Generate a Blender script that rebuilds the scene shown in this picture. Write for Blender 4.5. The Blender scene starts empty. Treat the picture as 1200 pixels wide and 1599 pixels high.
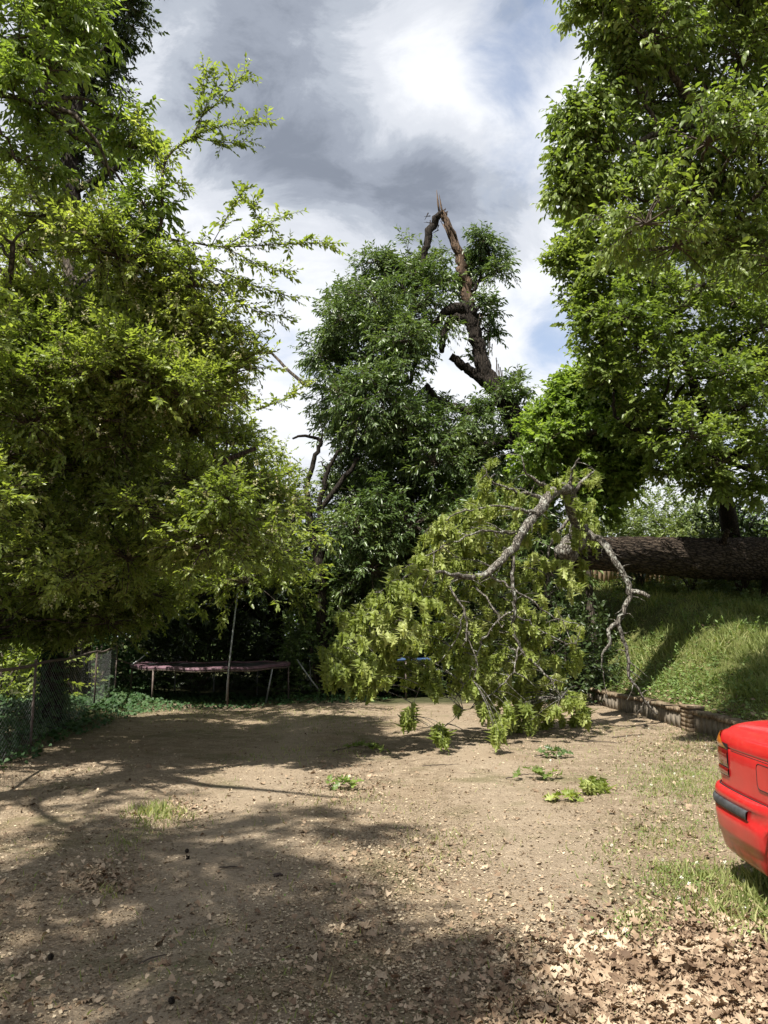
import bpy, math, random
import numpy as np
from mathutils import Vector

rng = np.random.RandomState(11)
random.seed(5)
C = bpy.context.scene
COL = C.collection
pi = math.pi

# ------------------------------------------------------------------ camera
F_PX = 1200.0
PITCH = math.radians(9.0)
CAM_Z = 1.6
cd = bpy.data.cameras.new('camera')
cd.sensor_fit = 'HORIZONTAL'; cd.sensor_width = 36.0; cd.lens = 36.0
cd.clip_start = 0.05; cd.clip_end = 2000
cam = bpy.data.objects.new('camera', cd); COL.objects.link(cam)
cam.location = (0, 0, CAM_Z); cam.rotation_euler = (pi / 2 + PITCH, 0, 0)
C.camera = cam
cp, sp = math.cos(PITCH), math.sin(PITCH)

def P(px, py, Y):
    """point at distance Y in front seen in direction of a photo pixel"""
    u = (px - 600) / F_PX; v = (799.5 - py) / F_PX
    k = Y / (cp - v * sp)
    return np.array([u * k, Y, CAM_Z + (v * cp + sp) * k])

def to_px(W):
    W = np.atleast_2d(W)
    x, y, z = W[:, 0], W[:, 1], W[:, 2] - CAM_Z
    d = y * cp + z * sp; v = z * cp - y * sp
    d = np.maximum(d, 1e-3)
    return 600 + F_PX * x / d, 799.5 - F_PX * v / d

# ------------------------------------------------------------------ sun and exposure
SUNV = Vector((-0.31, -0.40, 0.86)).normalized()
sd = bpy.data.lights.new('sun', 'SUN'); sd.energy = 5.0; sd.angle = math.radians(0.53); sd.color = (1.0, 0.945, 0.86)
so = bpy.data.objects.new('sun', sd); COL.objects.link(so)
so.rotation_euler = SUNV.to_track_quat('Z', 'Y').to_euler(); so.location = (0, 0, 40)
C.view_settings.view_transform = 'Standard'; C.view_settings.look = 'None'
C.view_settings.exposure = 1.20; C.view_settings.gamma = 1.0; C.view_settings.use_curve_mapping = False
C.render.engine = 'CYCLES'
C.cycles.max_bounces = 7; C.cycles.diffuse_bounces = 3; C.cycles.glossy_bounces = 2
C.cycles.transmission_bounces = 4; C.cycles.transparent_max_bounces = 4
C.cycles.caustics_reflective = False; C.cycles.caustics_refractive = False

# ------------------------------------------------------------------ node helper
class NT:
    def __init__(s, nt): s.t = nt
    def n(s, typ, ins=None, **kw):
        nd = s.t.nodes.new(typ)
        for k, v in kw.items(): setattr(nd, k, v)
        if ins:
            for k, v in ins.items():
                sock = nd.inputs[k]
                if isinstance(v, bpy.types.NodeSocket): s.t.links.new(v, sock)
                else: sock.default_value = v
        return nd
    def math(s, op, a, b=None, c=None, clamp=False):
        ins = {0: a}
        if b is not None: ins[1] = b
        if c is not None: ins[2] = c
        return s.n('ShaderNodeMath', ins, operation=op, use_clamp=clamp).outputs[0]
    def vm(s, op, a, b=None, out=0, scale=None):
        ins = {0: a}
        if b is not None: ins[1] = b
        if scale is not None: ins['Scale'] = scale
        return s.n('ShaderNodeVectorMath', ins, operation=op).outputs[out]
    def noise(s, vec, scale, detail=4, rough=.55, dist=0, out='Fac'):
        ins = {'Scale': scale, 'Detail': detail, 'Roughness': rough, 'Distortion': dist}
        if vec is not None: ins['Vector'] = vec
        return s.n('ShaderNodeTexNoise', ins).outputs[out]
    def ramp(s, fac, stops, interp='LINEAR'):
        nd = s.n('ShaderNodeValToRGB', {'Fac': fac}); cr = nd.color_ramp; cr.interpolation = interp
        while len(cr.elements) < len(stops): cr.elements.new(0.5)
        for e, (p, c) in zip(cr.elements, stops):
            e.position = p; e.color = c if len(c) == 4 else (*c, 1)
        return nd.outputs[0]
    def mix(s, fac, a, b, blend='MIX'):
        nd = s.n('ShaderNodeMix', data_type='RGBA', blend_type=blend)
        for i, v in ((0, fac), (6, a), (7, b)):
            if isinstance(v, bpy.types.NodeSocket): s.t.links.new(v, nd.inputs[i])
            else: nd.inputs[i].default_value = v if i == 0 or len(v) == 4 else (*v, 1)
        return nd.outputs[2]
    def rng(s, v, a, b, c=0., d=1., smooth=True):
        return s.n('ShaderNodeMapRange', {0: v, 1: a, 2: b, 3: c, 4: d}, interpolation_type='SMOOTHSTEP' if smooth else 'LINEAR').outputs[0]

# ------------------------------------------------------------------ sky: Nishita sky with broken cloud
w = bpy.data.worlds.new('World'); C.world = w; w.use_nodes = True
w.node_tree.nodes.clear(); T = NT(w.node_tree)
sky = T.n('ShaderNodeTexSky', sky_type='NISHITA', sun_disc=False)
sky.sun_elevation = math.asin(SUNV.z); sky.sun_rotation = math.atan2(SUNV.x, SUNV.y)
sky.air_density = 1.0; sky.dust_density = 1.5
geo = T.n('ShaderNodeTexCoord').outputs['Generated']
sepz = T.n('ShaderNodeSeparateXYZ', {0: geo}).outputs[2]
inv = T.math('DIVIDE', 1.0, T.math('ADD', T.math('MAXIMUM', sepz, 0.0), 0.28))
cv = T.vm('SCALE', geo, scale=inv)
def dirv(px, py):
    v = P(px, py, 10.0) - np.array([0, 0, CAM_Z]); return tuple(v / np.linalg.norm(v))
def spots(lst):
    tot = None
    for (px, py, rad, amt) in lst:
        d = T.vm('DOT_PRODUCT', geo, dirv(px, py), out='Value')
        m = T.rng(d, math.cos(math.radians(rad)), 1.0, 0.0, amt)
        tot = m if tot is None else T.math('ADD', tot, m)
    return tot
warp = T.vm('ADD', cv, T.vm('SCALE', T.noise(cv, 1.5, 3, out='Color'), scale=0.35))
n1 = T.noise(warp, 1.35, 9, .60, .3)
n2 = T.noise(T.vm('ADD', warp, (4.3, 1.7, 9.1)), 4.2, 11, .66, .35)
br = T.math('ADD', T.math('MULTIPLY', T.math('SUBTRACT', n1, .09), 0.72), T.math('MULTIPLY', n2, 0.78))
br = T.math('ADD', br, spots([(610, 90, 8, .10), (545, 150, 6, .08), (700, 140, 6, .1), (450, 500, 11, .30), (480, 620, 9, .25), (420, 420, 8, .12), (700, 600, 10, .30), (840, 560, 8, .26), (880, 200, 9, .12),
                              (330, 300, 6, .1), (640, 380, 5, .08), (780, 500, 6, .1), (990, 730, 8, .25),
                              (400, 60, 12, -.16), (480, 270, 12, -.18), (720, 300, 7, -.10), (620, 260, 7, -.10), (400, 210, 8, -.08), (740, 330, 6, -.08), (800, 20, 6, -.05)]))
cloud = T.ramp(br, [(.36, (.235, .265, .325)), (.50, (.33, .365, .435)), (.60, (.45, .49, .56)), (.72, (.66, .69, .75)), (.92, (.86, .88, .92))], 'EASE')
bl = T.math('ADD', T.noise(T.vm('ADD', warp, (1.3, 8.7, 2.2)), 2.2, 8, .6, .3),
            spots([(790, 50, 6, .20), (745, 90, 4, .05), (880, 450, 6, .22), (840, 600, 5, .08), (770, 250, 6, .10), (480, 350, 4, -.1), (560, 150, 14, -.15), (350, 200, 12, -.2)]))
bm = T.rng(bl, .58, .80)
bgs = T.n('ShaderNodeBackground', {'Color': sky.outputs[0], 'Strength': 0.09})
bgc = T.n('ShaderNodeBackground', {'Color': cloud, 'Strength': 0.51})
mx = T.n('ShaderNodeMixShader', {0: T.math('SUBTRACT', 1.0, T.math('MULTIPLY', bm, .72)), 1: bgs.outputs[0], 2: bgc.outputs[0]})
T.n('ShaderNodeOutputWorld', {0: mx.outputs[0]})

# ------------------------------------------------------------------ materials
def material(name, fn):
    m = bpy.data.materials.new(name); m.use_nodes = True; m.node_tree.nodes.clear()
    t = NT(m.node_tree); sh = fn(t)
    t.n('ShaderNodeOutputMaterial', {0: sh}); return m
def pbr(t, col, rough=.6, normal=None, metal=0., spec=.5, coat=0., coatr=.1):
    ins = {'Base Color': col if isinstance(col, bpy.types.NodeSocket) else (*col, 1), 'Roughness': rough, 'Metallic': metal, 'Specular IOR Level': spec, 'Coat Weight': coat, 'Coat Roughness': coatr}
    if normal is not None: ins['Normal'] = normal
    return t.n('ShaderNodeBsdfPrincipled', ins).outputs[0]
def bump(t, h, strength=.5, dist=.02):
    return t.n('ShaderNodeBump', {'Height': h, 'Strength': strength, 'Distance': dist}).outputs[0]

def leafmat(name, c1, c2, c3, trans=.35, tcol=None, rough=.42, spec=.5, patch=1.2, bloom=None):
    """c1..c3 leaf colours picked per leaf, with a slow change over the crown"""
    def f(t):
        r = t.n('ShaderNodeAttribute', attribute_name='rnd').outputs['Fac']
        pos = t.n('ShaderNodeTexCoord').outputs['Object']
        nz = t.noise(pos, patch, 3)
        k = t.math('ADD', t.math('MULTIPLY', r, .62), t.math('MULTIPLY', t.rng(nz, .3, .7), .38))
        stops = [(.0, c1), (.5, c2), (.93, c3)]
        if bloom: stops.append((1., bloom))
        col = t.ramp(k, stops)
        p = pbr(t, col, rough, spec=spec)
        tc = t.mix(1.0, col, (*tcol, 1) if tcol else (1.45, 1.5, .65, 1), 'MULTIPLY')
        tr = t.n('ShaderNodeBsdfTranslucent', {0: tc}).outputs[0]
        return t.n('ShaderNodeMixShader', {0: trans, 1: p, 2: tr}).outputs[0]
    return material(name, f)

def barkmat(name, dark, light, scale=6., stretch=(1, 1, .18), lichen=None, bstr=.9, obj='Object', rot=0.):
    def f(t):
        pos = t.n('ShaderNodeTexCoord').outputs[obj]
        mp = t.n('ShaderNodeMapping', {0: t.n('ShaderNodeMapping', {0: pos, 2: (0, 0, rot)}).outputs[0] if rot else pos, 3: stretch}).outputs[0]
        a = t.noise(mp, scale * 2.2, 8, .65, .4); b = t.noise(pos, scale * .5, 4)
        v = t.n('ShaderNodeTexVoronoi', {'Vector': mp, 'Scale': scale * 3}, feature='DISTANCE_TO_EDGE').outputs[0]
        h = t.math('ADD', a, t.math('MULTIPLY', t.rng(v, 0, .25), .6))
        col = t.ramp(t.math('MULTIPLY', h, .62), [(.25, dark), (.75, light)])
        if lichen:
            m = t.rng(t.noise(pos, 9., 5, .7), .52, .62)
            col = t.mix(t.math('MULTIPLY', m, .8), col, lichen)
        col = t.mix(t.math('MULTIPLY', b, .35), col, tuple(x * .5 for x in dark))
        return pbr(t, col, .9, bump(t, h, bstr, .03), spec=.2)
    return material(name, f)
def plain(name, col, rough=.6, metal=0., var=.25, scale=8., bs=.1, spec=.5, coat=0.):
    def f(t):
        pos = t.n('ShaderNodeTexCoord').outputs['Object']
        n = t.noise(pos, scale, 6, .65)
        c = t.mix(t.rng(n, .3, .75), tuple(x * (1 - var) for x in col), tuple(min(1, x * (1 + var)) for x in col))
        return pbr(t, c, rough, bump(t, n, bs, .01), metal, spec, coat)
    return material(name, f)

M = {}
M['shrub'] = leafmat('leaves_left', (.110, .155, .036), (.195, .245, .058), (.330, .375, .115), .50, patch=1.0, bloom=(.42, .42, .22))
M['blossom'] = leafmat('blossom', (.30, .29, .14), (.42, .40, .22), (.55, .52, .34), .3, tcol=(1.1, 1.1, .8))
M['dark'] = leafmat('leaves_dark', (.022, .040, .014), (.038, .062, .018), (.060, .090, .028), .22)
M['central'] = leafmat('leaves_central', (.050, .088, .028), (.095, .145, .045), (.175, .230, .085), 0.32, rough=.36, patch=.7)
M['right'] = leafmat('leaves_right', (.085, .130, .032), (.150, .205, .048), (.245, .300, .090), .45, patch=.7)
M['maple'] = leafmat('leaves_maple', (.105, .165, .038), (.165, .240, .055), (.250, .325, .085), .5)
M['ash'] = leafmat('leaves_ash', (.100, .155, .032), (.165, .230, .048), (.240, .310, .080), 0.42)
M['wilt'] = leafmat('leaves_wilted', (.110, .152, .028), (.220, .270, .052), (.400, .430, .165), .38, rough=.55, patch=1.5)
M['hedge'] = leafmat('leaves_hedge', (.085, .125, .045), (.145, .190, .070), (.230, .270, .120), .3)
M['ivy'] = leafmat('leaves_ivy', (.020, .048, .016), (.035, .078, .024), (.070, .115, .040), .15, rough=.6, spec=.25)
M['grass'] = leafmat('grass_blades', (.110, .145, .045), (.190, .225, .070), (.400, .390, .190), .35, rough=.6, spec=.25)
M['clover'] = leafmat('clover', (.070, .120, .035), (.120, .180, .050), (.190, .250, .085), .3, rough=.6, spec=.3)
M['white'] = plain('clover_heads', (.75, .74, .62), .9)
M['dead'] = leafmat('dead_leaves', (.065, .040, .025), (.225, .160, .104), (.455, .365, .258), .08, tcol=(1.1, .9, .6), rough=.75, spec=.2, patch=3.)
M['chip'] = leafmat('litter_chips', (.090, .064, .040), (.245, .188, .122), (.480, .405, .285), .0, rough=.85, spec=.15, patch=2.)
M['bark'] = barkmat('bark_grey', (.030, .024, .018), (.120, .100, .078))
M['bark_dark'] = barkmat('bark_dark', (.010, .008, .006), (.040, .031, .024))
M['log'] = barkmat('log_bark', (.014, .010, .008), (.150, .115, .085), 6., (.12, 1, 1), bstr=1., rot=-.79)
M['limb'] = barkmat('limb_bark', (.045, .039, .031), (.235, .215, .185), 8., (1, 1, .3), lichen=(.40, .41, .36))
M['split'] = barkmat('split_wood', (.036, .025, .018), (.185, .125, .082), 7., (1, 1, .08))
M['twig'] = plain('twig_bark', (.060, .045, .034), .9)
M['steel'] = plain('galvanised_steel', (.30, .31, .31), .5, .6, .3)
M['rust'] = plain('rusty_steel', (.13, .10, .085), .75, .2, .4, 20.)

# ------------------------------------------------------------------ mesh helpers
def mk(name, V, tris=None, quads=None, mat=None, parent=None, rnd=None, mi=None, smooth=False):
    V = np.asarray(V, np.float32)
    tris = np.zeros((0, 3), np.int32) if tris is None else np.asarray(tris, np.int32).reshape(-1, 3)
    quads = np.zeros((0, 4), np.int32) if quads is None else np.asarray(quads, np.int32).reshape(-1, 4)
    me = bpy.data.meshes.new(name)
    me.vertices.add(len(V)); me.vertices.foreach_set('co', V.ravel())
    nl = tris.size + quads.size; me.loops.add(nl)
    me.loops.foreach_set('vertex_index', np.concatenate([tris.ravel(), quads.ravel()]).astype(np.int32))
    npoly = len(tris) + len(quads); me.polygons.add(npoly)
    ls = np.concatenate([np.arange(len(tris)) * 3, tris.size + np.arange(len(quads)) * 4]).astype(np.int32)
    me.polygons.foreach_set('loop_start', ls)
    if smooth is not False:
        me.polygons.foreach_set('use_smooth', np.ones(npoly, bool))
    if mi is not None: me.polygons.foreach_set('material_index', np.asarray(mi, np.int32))
    if mat is not None:
        for m in (mat if isinstance(mat, (list, tuple)) else [mat]): me.materials.append(m)
    if rnd is not None:
        a = me.attributes.new('rnd', 'FLOAT', 'POINT'); a.data.foreach_set('value', np.asarray(rnd, np.float32))
    me.update(calc_edges=True)
    o = bpy.data.objects.new(name, me); COL.objects.link(o)
    if parent is not None: o.parent = parent; o.matrix_parent_inverse = parent.matrix_world.inverted() if False else o.matrix_parent_inverse
    return o

class Geo:
    def __init__(s): s.V = []; s.Q = []; s.T = []; s.r = []; s.n = 0
    def add(s, V, Q=None, Tt=None, r=0.5):
        V = np.asarray(V, float)
        s.V.append(V)
        if Q is not None and len(Q): s.Q.append(np.asarray(Q) + s.n)
        if Tt is not None and len(Tt): s.T.append(np.asarray(Tt) + s.n)
        s.r.append(np.broadcast_to(np.asarray(r, float), (len(V),)).copy()); s.n += len(V)
    def build(s, name, mat, parent=None, smooth=False):
        if not s.V: return None
        V = np.concatenate(s.V)
        if parent is not None: V = V - np.array(parent.location)
        return mk(name, V, np.concatenate(s.T) if s.T else None, np.concatenate(s.Q) if s.Q else None, mat, parent, np.concatenate(s.r), smooth=smooth)

def empty(name, loc, label, cat, group=None, kind=None):
    o = bpy.data.objects.new(name, None); COL.objects.link(o); o.location = tuple(float(x) for x in loc)
    o.empty_display_size = .1
    tag(o, label, cat, group, kind); return o
def tag(o, label=None, cat=None, group=None, kind=None):
    if label: o['label'] = label
    if cat: o['category'] = cat
    if group: o['group'] = group
    if kind: o['kind'] = kind
    return o

def norm(a): return a / np.maximum(np.linalg.norm(a, axis=-1, keepdims=True), 1e-9)
def catmull(pts, step):
    pts = np.asarray(pts, float)
    if len(pts) == 2: pts = np.array([pts[0], pts.mean(0), pts[1]])
    q = np.vstack([2 * pts[0] - pts[1], pts, 2 * pts[-1] - pts[-2]])
    out = []
    for i in range(1, len(q) - 2):
        L = np.linalg.norm(q[i + 1][:3] - q[i][:3]); n = max(1, int(math.ceil(L / step)))
        t = (np.arange(n) / n)[:, None]
        a, b, c, d = q[i - 1], q[i], q[i + 1], q[i + 2]
        out.append(.5 * ((2 * b) + (c - a) * t + (2 * a - 5 * b + 4 * c - d) * t ** 2 + (3 * b - a - 3 * c + d) * t ** 3))
    out.append(q[-2][None]); return np.vstack(out)

def tube(geo, pts, rad, sides=8, step=None, jit=0., ridge=0., rough=0., cap=True, r=.5):
    """smooth tapering tube through pts (radii given per point)"""
    pts = np.asarray(pts, float); rad = np.broadcast_to(np.asarray(rad, float), (len(pts),))
    a = np.hstack([pts, rad[:, None]])
    if step: a = catmull(a, step)
    p = a[:, :3].copy(); rr = np.maximum(a[:, 3], .0015)
    n = len(p)
    if jit > 0 and n > 2: p[1:-1] += rng.normal(0, 1, (n - 2, 3)) * jit
    tan = norm(np.gradient(p, axis=0))
    up = np.array([0, 0, 1.]) if abs(tan[0][2]) < .9 else np.array([1., 0, 0])
    N = np.zeros((n, 3)); v = norm(np.cross(tan[0], up)[None])[0]
    for i in range(n):
        v = v - tan[i] * (v @ tan[i]); v = v / max(np.linalg.norm(v), 1e-9); N[i] = v
    B = np.cross(tan, N)
    th = np.arange(sides) * 2 * pi / sides
    R = rr[:, None] * np.ones(sides)
    if ridge > 0:
        L = np.cumsum(np.r_[0, np.linalg.norm(np.diff(p, axis=0), axis=1)])
        for kf in (3, 5, 9, 14, 22):
            ph = rng.rand() * 6; ph2 = rng.rand() * 6
            R = R * (1 + ridge * (1.5 / math.sqrt(kf)) * np.sin(kf * th[None] + ph + 1.8 * np.sin(L[:, None] * (1.2 + kf * .11) + ph2)) * (.6 + .4 * np.sin(L[:, None] * (2.3 + kf * .3) + ph)))
    if rough > 0: R = R * (1 + rng.normal(0, rough, R.shape))
    V = p[:, None] + R[..., None] * (np.cos(th)[None, :, None] * N[:, None] + np.sin(th)[None, :, None] * B[:, None])
    V = V.reshape(-1, 3)
    i = np.arange(n - 1)[:, None] * sides; j = np.arange(sides)[None]; j2 = (j + 1) % sides
    Q = np.stack([i + j, i + j2, i + sides + j2, i + sides + j], -1).reshape(-1, 4)
    Tt = []
    if cap:
        V = np.vstack([V, p[0], p[-1]]); c0 = n * sides; c1 = c0 + 1
        Tt = [[c0, (k + 1) % sides, k] for k in range(sides)] + [[c1, (n - 1) * sides + k, (n - 1) * sides + (k + 1) % sides] for k in range(sides)]
    geo.add(V, Q, Tt, r)
    return p

def box(geo, c, s, rz=0., r=.5, jitter=0., rx=0.):
    x, y, z = [k / 2 for k in s]
    V = np.array([[a, b, d] for a in (-x, x) for b in (-y, y) for d in (-z, z)], float)
    if jitter: V += rng.uniform(-jitter, jitter, V.shape)
    if rx:
        cc, ss = math.cos(rx), math.sin(rx); V = V @ np.array([[1, 0, 0], [0, cc, ss], [0, -ss, cc]])
    cc, ss = math.cos(rz), math.sin(rz)
    V = V @ np.array([[cc, ss, 0], [-ss, cc, 0], [0, 0, 1]]) + np.asarray(c)
    Q = [[0, 1, 3, 2], [4, 6, 7, 5], [0, 4, 5, 1], [2, 3, 7, 6], [0, 2, 6, 4], [1, 5, 7, 3]]
    geo.add(V, Q, None, r)

# ---- leaf templates: x across, y along, z = normal
def leaf4(w, fold=.12, droop=.1):
    return np.array([[0, 0, 0], [-w / 2, .42, fold * w], [0, 1, -droop], [w / 2, .42, fold * w]]), np.array([[0, 2, 1], [0, 3, 2]])
def leaf_ov(w, fold=.15, droop=.15):
    V = [[0, 0, 0], [-w * .42, .28, fold * w], [0, .3, 0.03], [w * .42, .28, fold * w], [-w * .4, .62, fold * w * .8 - droop * .3], [0, .62, -droop * .25], [w * .4, .62, fold * w * .8 - droop * .3], [0, 1, -droop]]
    return np.array(V), np.array([[0, 2, 1], [0, 3, 2], [1, 2, 5], [1, 5, 4], [2, 3, 6], [2, 6, 5], [4, 5, 7], [5, 6, 7]])
def leaf_lobed(width=.8, curl=.3, bend=.3, twist=0., lob=1., rs=None):
    rs = rs or np.random
    half = np.array([[.012, 0.], [.018, .12], [.20, .20], [.34, .30], [.15, .36], [.30, .46], [.50, .52], [.20, .60], [.36, .74], [.14, .78], [.12, .90], [.01, 1.]])
    half[:, 0] *= 1 + rs.uniform(-.2, .2, len(half)) * lob; half[:, 0] *= width
    V = []
    for (hx, y) in half:
        for s in (-1, 0, 1):
            yy = y + (.05 * abs(s) if hx > .25 * width else 0)
            V.append([s * hx * (1 + .1 * s * rs.uniform(-1, 1)), yy, 0])
    V = np.array(V); x, y = V[:, 0].copy(), V[:, 1].copy()
    V[:, 2] += curl * (x ** 2) * 3.5 + .04 * rs.normal(0, 1, len(V)) * np.minimum(1, abs(x) * 5)
    if abs(bend) > 1e-3:
        a = bend * y * 2; V[:, 1] = np.sin(a) / (bend * 2) ; V[:, 2] += -(1 - np.cos(a)) / (bend * 2)
    if twist:
        a = twist * y; X, Z = V[:, 0].copy(), V[:, 2].copy(); V[:, 0] = X * np.cos(a) - Z * np.sin(a); V[:, 2] = X * np.sin(a) + Z * np.cos(a)
    Tt = []
    for i in range(len(half) - 1):
        a, b = i * 3, i * 3 + 3
        Tt += [[a, a + 1, b], [a + 1, b + 1, b], [a + 1, a + 2, b + 1], [a + 2, b + 2, b + 1]]
    return V, np.array(Tt)

def scatter(geo, tmpl, pos, d, nrm, size, r=None, wid=None):
    """place leaf template at pos with length axis d and normal nrm"""
    V, Tt = tmpl; N = len(pos)
    if N == 0: return
    d = norm(d); x = norm(np.cross(d, nrm)); n = np.cross(x, d)
    size = np.broadcast_to(size, (N,))
    ws = size if wid is None else size * wid
    W = pos[:, None] + (V[None, :, 0:1] * ws[:, None, None]) * x[:, None] + (V[None, :, 1:2] * size[:, None, None]) * d[:, None] + (V[None, :, 2:3] * size[:, None, None]) * n[:, None]
    F = (Tt[None] + (np.arange(N) * len(V))[:, None, None]).reshape(-1, 3)
    if r is None: r = rng.rand(N)
    geo.add(W.reshape(-1, 3), None, F, np.repeat(r, len(V)))

def rdir(n):
    return norm(rng.normal(0, 1, (n, 3)))

def sprig_leaves(geo, tg, O, D, L, nl, size, tmpl, droop=.35, spread=.9, upn=.8, r0=None, stem=True, hang=0.):
    """leaves set alternately along short stems (O origin, D direction, L length)"""
    O = np.asarray(O); D = norm(np.asarray(D)); S = len(O)
    if S == 0: return
    L = np.broadcast_to(L, (S,)).astype(float)
    t = (np.arange(nl) + .6) / nl
    sag = -.25 * droop
    side = norm(np.cross(D, np.array([0, 0, 1.]) + rng.normal(0, .25, (S, 3))))
    sgn = np.where(np.arange(nl) % 2 == 0, 1., -1.)
    pos = O[:, None] + D[:, None] * (L[:, None] * t)[..., None] + np.array([0, 0, 1.]) * (sag * L[:, None] * t ** 2)[..., None]
    ld = D[:, None] * (.45 + .6 * t)[None, :, None] + side[:, None] * (sgn * spread * (1.1 - .6 * t))[None, :, None] + rng.normal(0, .28, (S, nl, 3))
    ld = ld + np.array([0, 0, -1.]) * (droop + hang) * rng.uniform(.6, 1.3, (S, nl, 1))
    nr = np.array([0, 0, 1.]) * upn + rng.normal(0, .45, (S, nl, 3)) + .3 * rdir(S)[:, None]
    sz = size * rng.uniform(.65, 1.15, (S, nl)) * rng.uniform(.7, 1.35, (S, 1))
    tone = .5 + .5 * np.sin(O @ np.array([1.7, .9, 2.3]) + 1.5 * np.sin(O @ np.array([.8, -1.1, .7])))
    rr = rng.rand(S, nl) * .45 + rng.rand(S, 1) * .25 + tone[:, None] * .3
    if r0 is not None: rr = np.clip(rr * .75 + np.asarray(r0)[:, None] * .25, 0, 1)
    scatter(geo, tmpl, pos.reshape(-1, 3), ld.reshape(-1, 3), nr.reshape(-1, 3), sz.ravel(), rr.ravel())
    if stem and tg is not None:
        E = pos[:, -1]
        thin(tg, O, E, .0035)

def thin(geo, A, B, r, r2=None):
    """many thin 3-sided stems at once"""
    N = len(A); 
    if N == 0: return
    d = norm(B - A); x = norm(np.cross(d, [.3, .2, .93])); y = np.cross(d, x)
    V = []
    r = np.broadcast_to(r, (N,)); r2 = r * .5 if r2 is None else np.broadcast_to(r2, (N,))
    for base, rad in ((A, r), (B, r2)):
        for k in range(3):
            a = k * 2 * pi / 3
            V.append(base + rad[:, None] * (math.cos(a) * x + math.sin(a) * y))
    V = np.stack(V, 1).reshape(-1, 3)
    q = np.array([[0, 1, 4, 3], [1, 2, 5, 4], [2, 0, 3, 5]])
    Q = (q[None] + (np.arange(N) * 6)[:, None, None]).reshape(-1, 4)
    geo.add(V, Q)

def in_poly(x, y, poly):
    poly = np.asarray(poly, float); n = len(poly); inside = np.zeros(len(x), bool); j = n - 1
    for i in range(n):
        xi, yi = poly[i]; xj, yj = poly[j]
        c = ((yi > y) != (yj > y)) & (x < (xj - xi) * (y - yi) / (yj - yi + 1e-12) + xi); inside ^= c; j = i
    return inside

def poly_centers(poly, n, Yf, inset=0, mind=40):
    """points spread inside an outline; Yf(px,py) -> depth range"""
    poly = np.asarray(poly, float); lo, hi = poly.min(0), poly.max(0); out = []; tries = 0
    while len(out) < n and tries < 6000:
        tries += 1
        x, y = rng.uniform(lo, hi)
        if not in_poly(np.array([x]), np.array([y]), poly)[0]: continue
        if any((x - a) ** 2 + (y - b) ** 2 < (mind * (.8 if tries > 3000 else 1)) ** 2 and abs(Y - c) < 1.5 for a, b, c, Y in [(o[0], o[1], o[2], o[2]) for o in out]): continue
        a, b = Yf(x, y); out.append((x, y, rng.uniform(a, b)))
    return out

def clump(tg, S, c, rad, M_, root=None, flat=.75, per=6, slen=.35, updir=.15, r_b=.012, skel=None):
    """branchlets from a clump centre to its edge; sprigs (origin, direction, length) collected in S"""
    c = np.asarray(c, float)
    dirs = rdir(M_); dirs[:, 2] = dirs[:, 2] * flat + updir; dirs = norm(dirs)
    ln = rad * rng.uniform(.55, 1.0, M_) ** .6
    for k in range(M_):
        e = c + dirs[k] * ln[k] * np.array([1, 1, flat])
        mid = c + (e - c) * .5 + rng.normal(0, .08 * rad, 3) + np.array([0, 0, .08 * rad])
        t = np.linspace(0, 1, 5)[:, None]
        pts = (1 - t) ** 2 * c + 2 * t * (1 - t) * mid + t ** 2 * e
        thin(tg, pts[:-1], pts[1:], r_b * (1.1 - .8 * t[:-1, 0]), r_b * (1.1 - .8 * t[1:, 0]))
        tt = rng.uniform(.25, 1., per); tt[0] = 1.
        for q in tt:
            o = (1 - q) ** 2 * c + 2 * q * (1 - q) * mid + q * q * e
            dd = dirs[k] * .8 + rng.normal(0, .55, 3); dd[2] += updir
            S.append((o, dd, slen * rng.uniform(.6, 1.25)))

def nearest_on(skel, p):
    d = np.linalg.norm(skel - p, axis=1); return skel[int(np.argmin(d + .6 * np.maximum(0, skel[:, 2] - p[2] + .2)))]

def link_branch(g, a, b, r1, r2, sides=6, arch=.12, jit=.02):
    L = np.linalg.norm(b - a)
    mid = (a + b) / 2 + rng.normal(0, .08 * L, 3) + np.array([0, 0, arch * L])
    return tube(g, [a, mid, b], [r1, (r1 + r2) / 2, r2], sides, step=max(.12, L / 10), jit=jit, cap=False)

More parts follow.
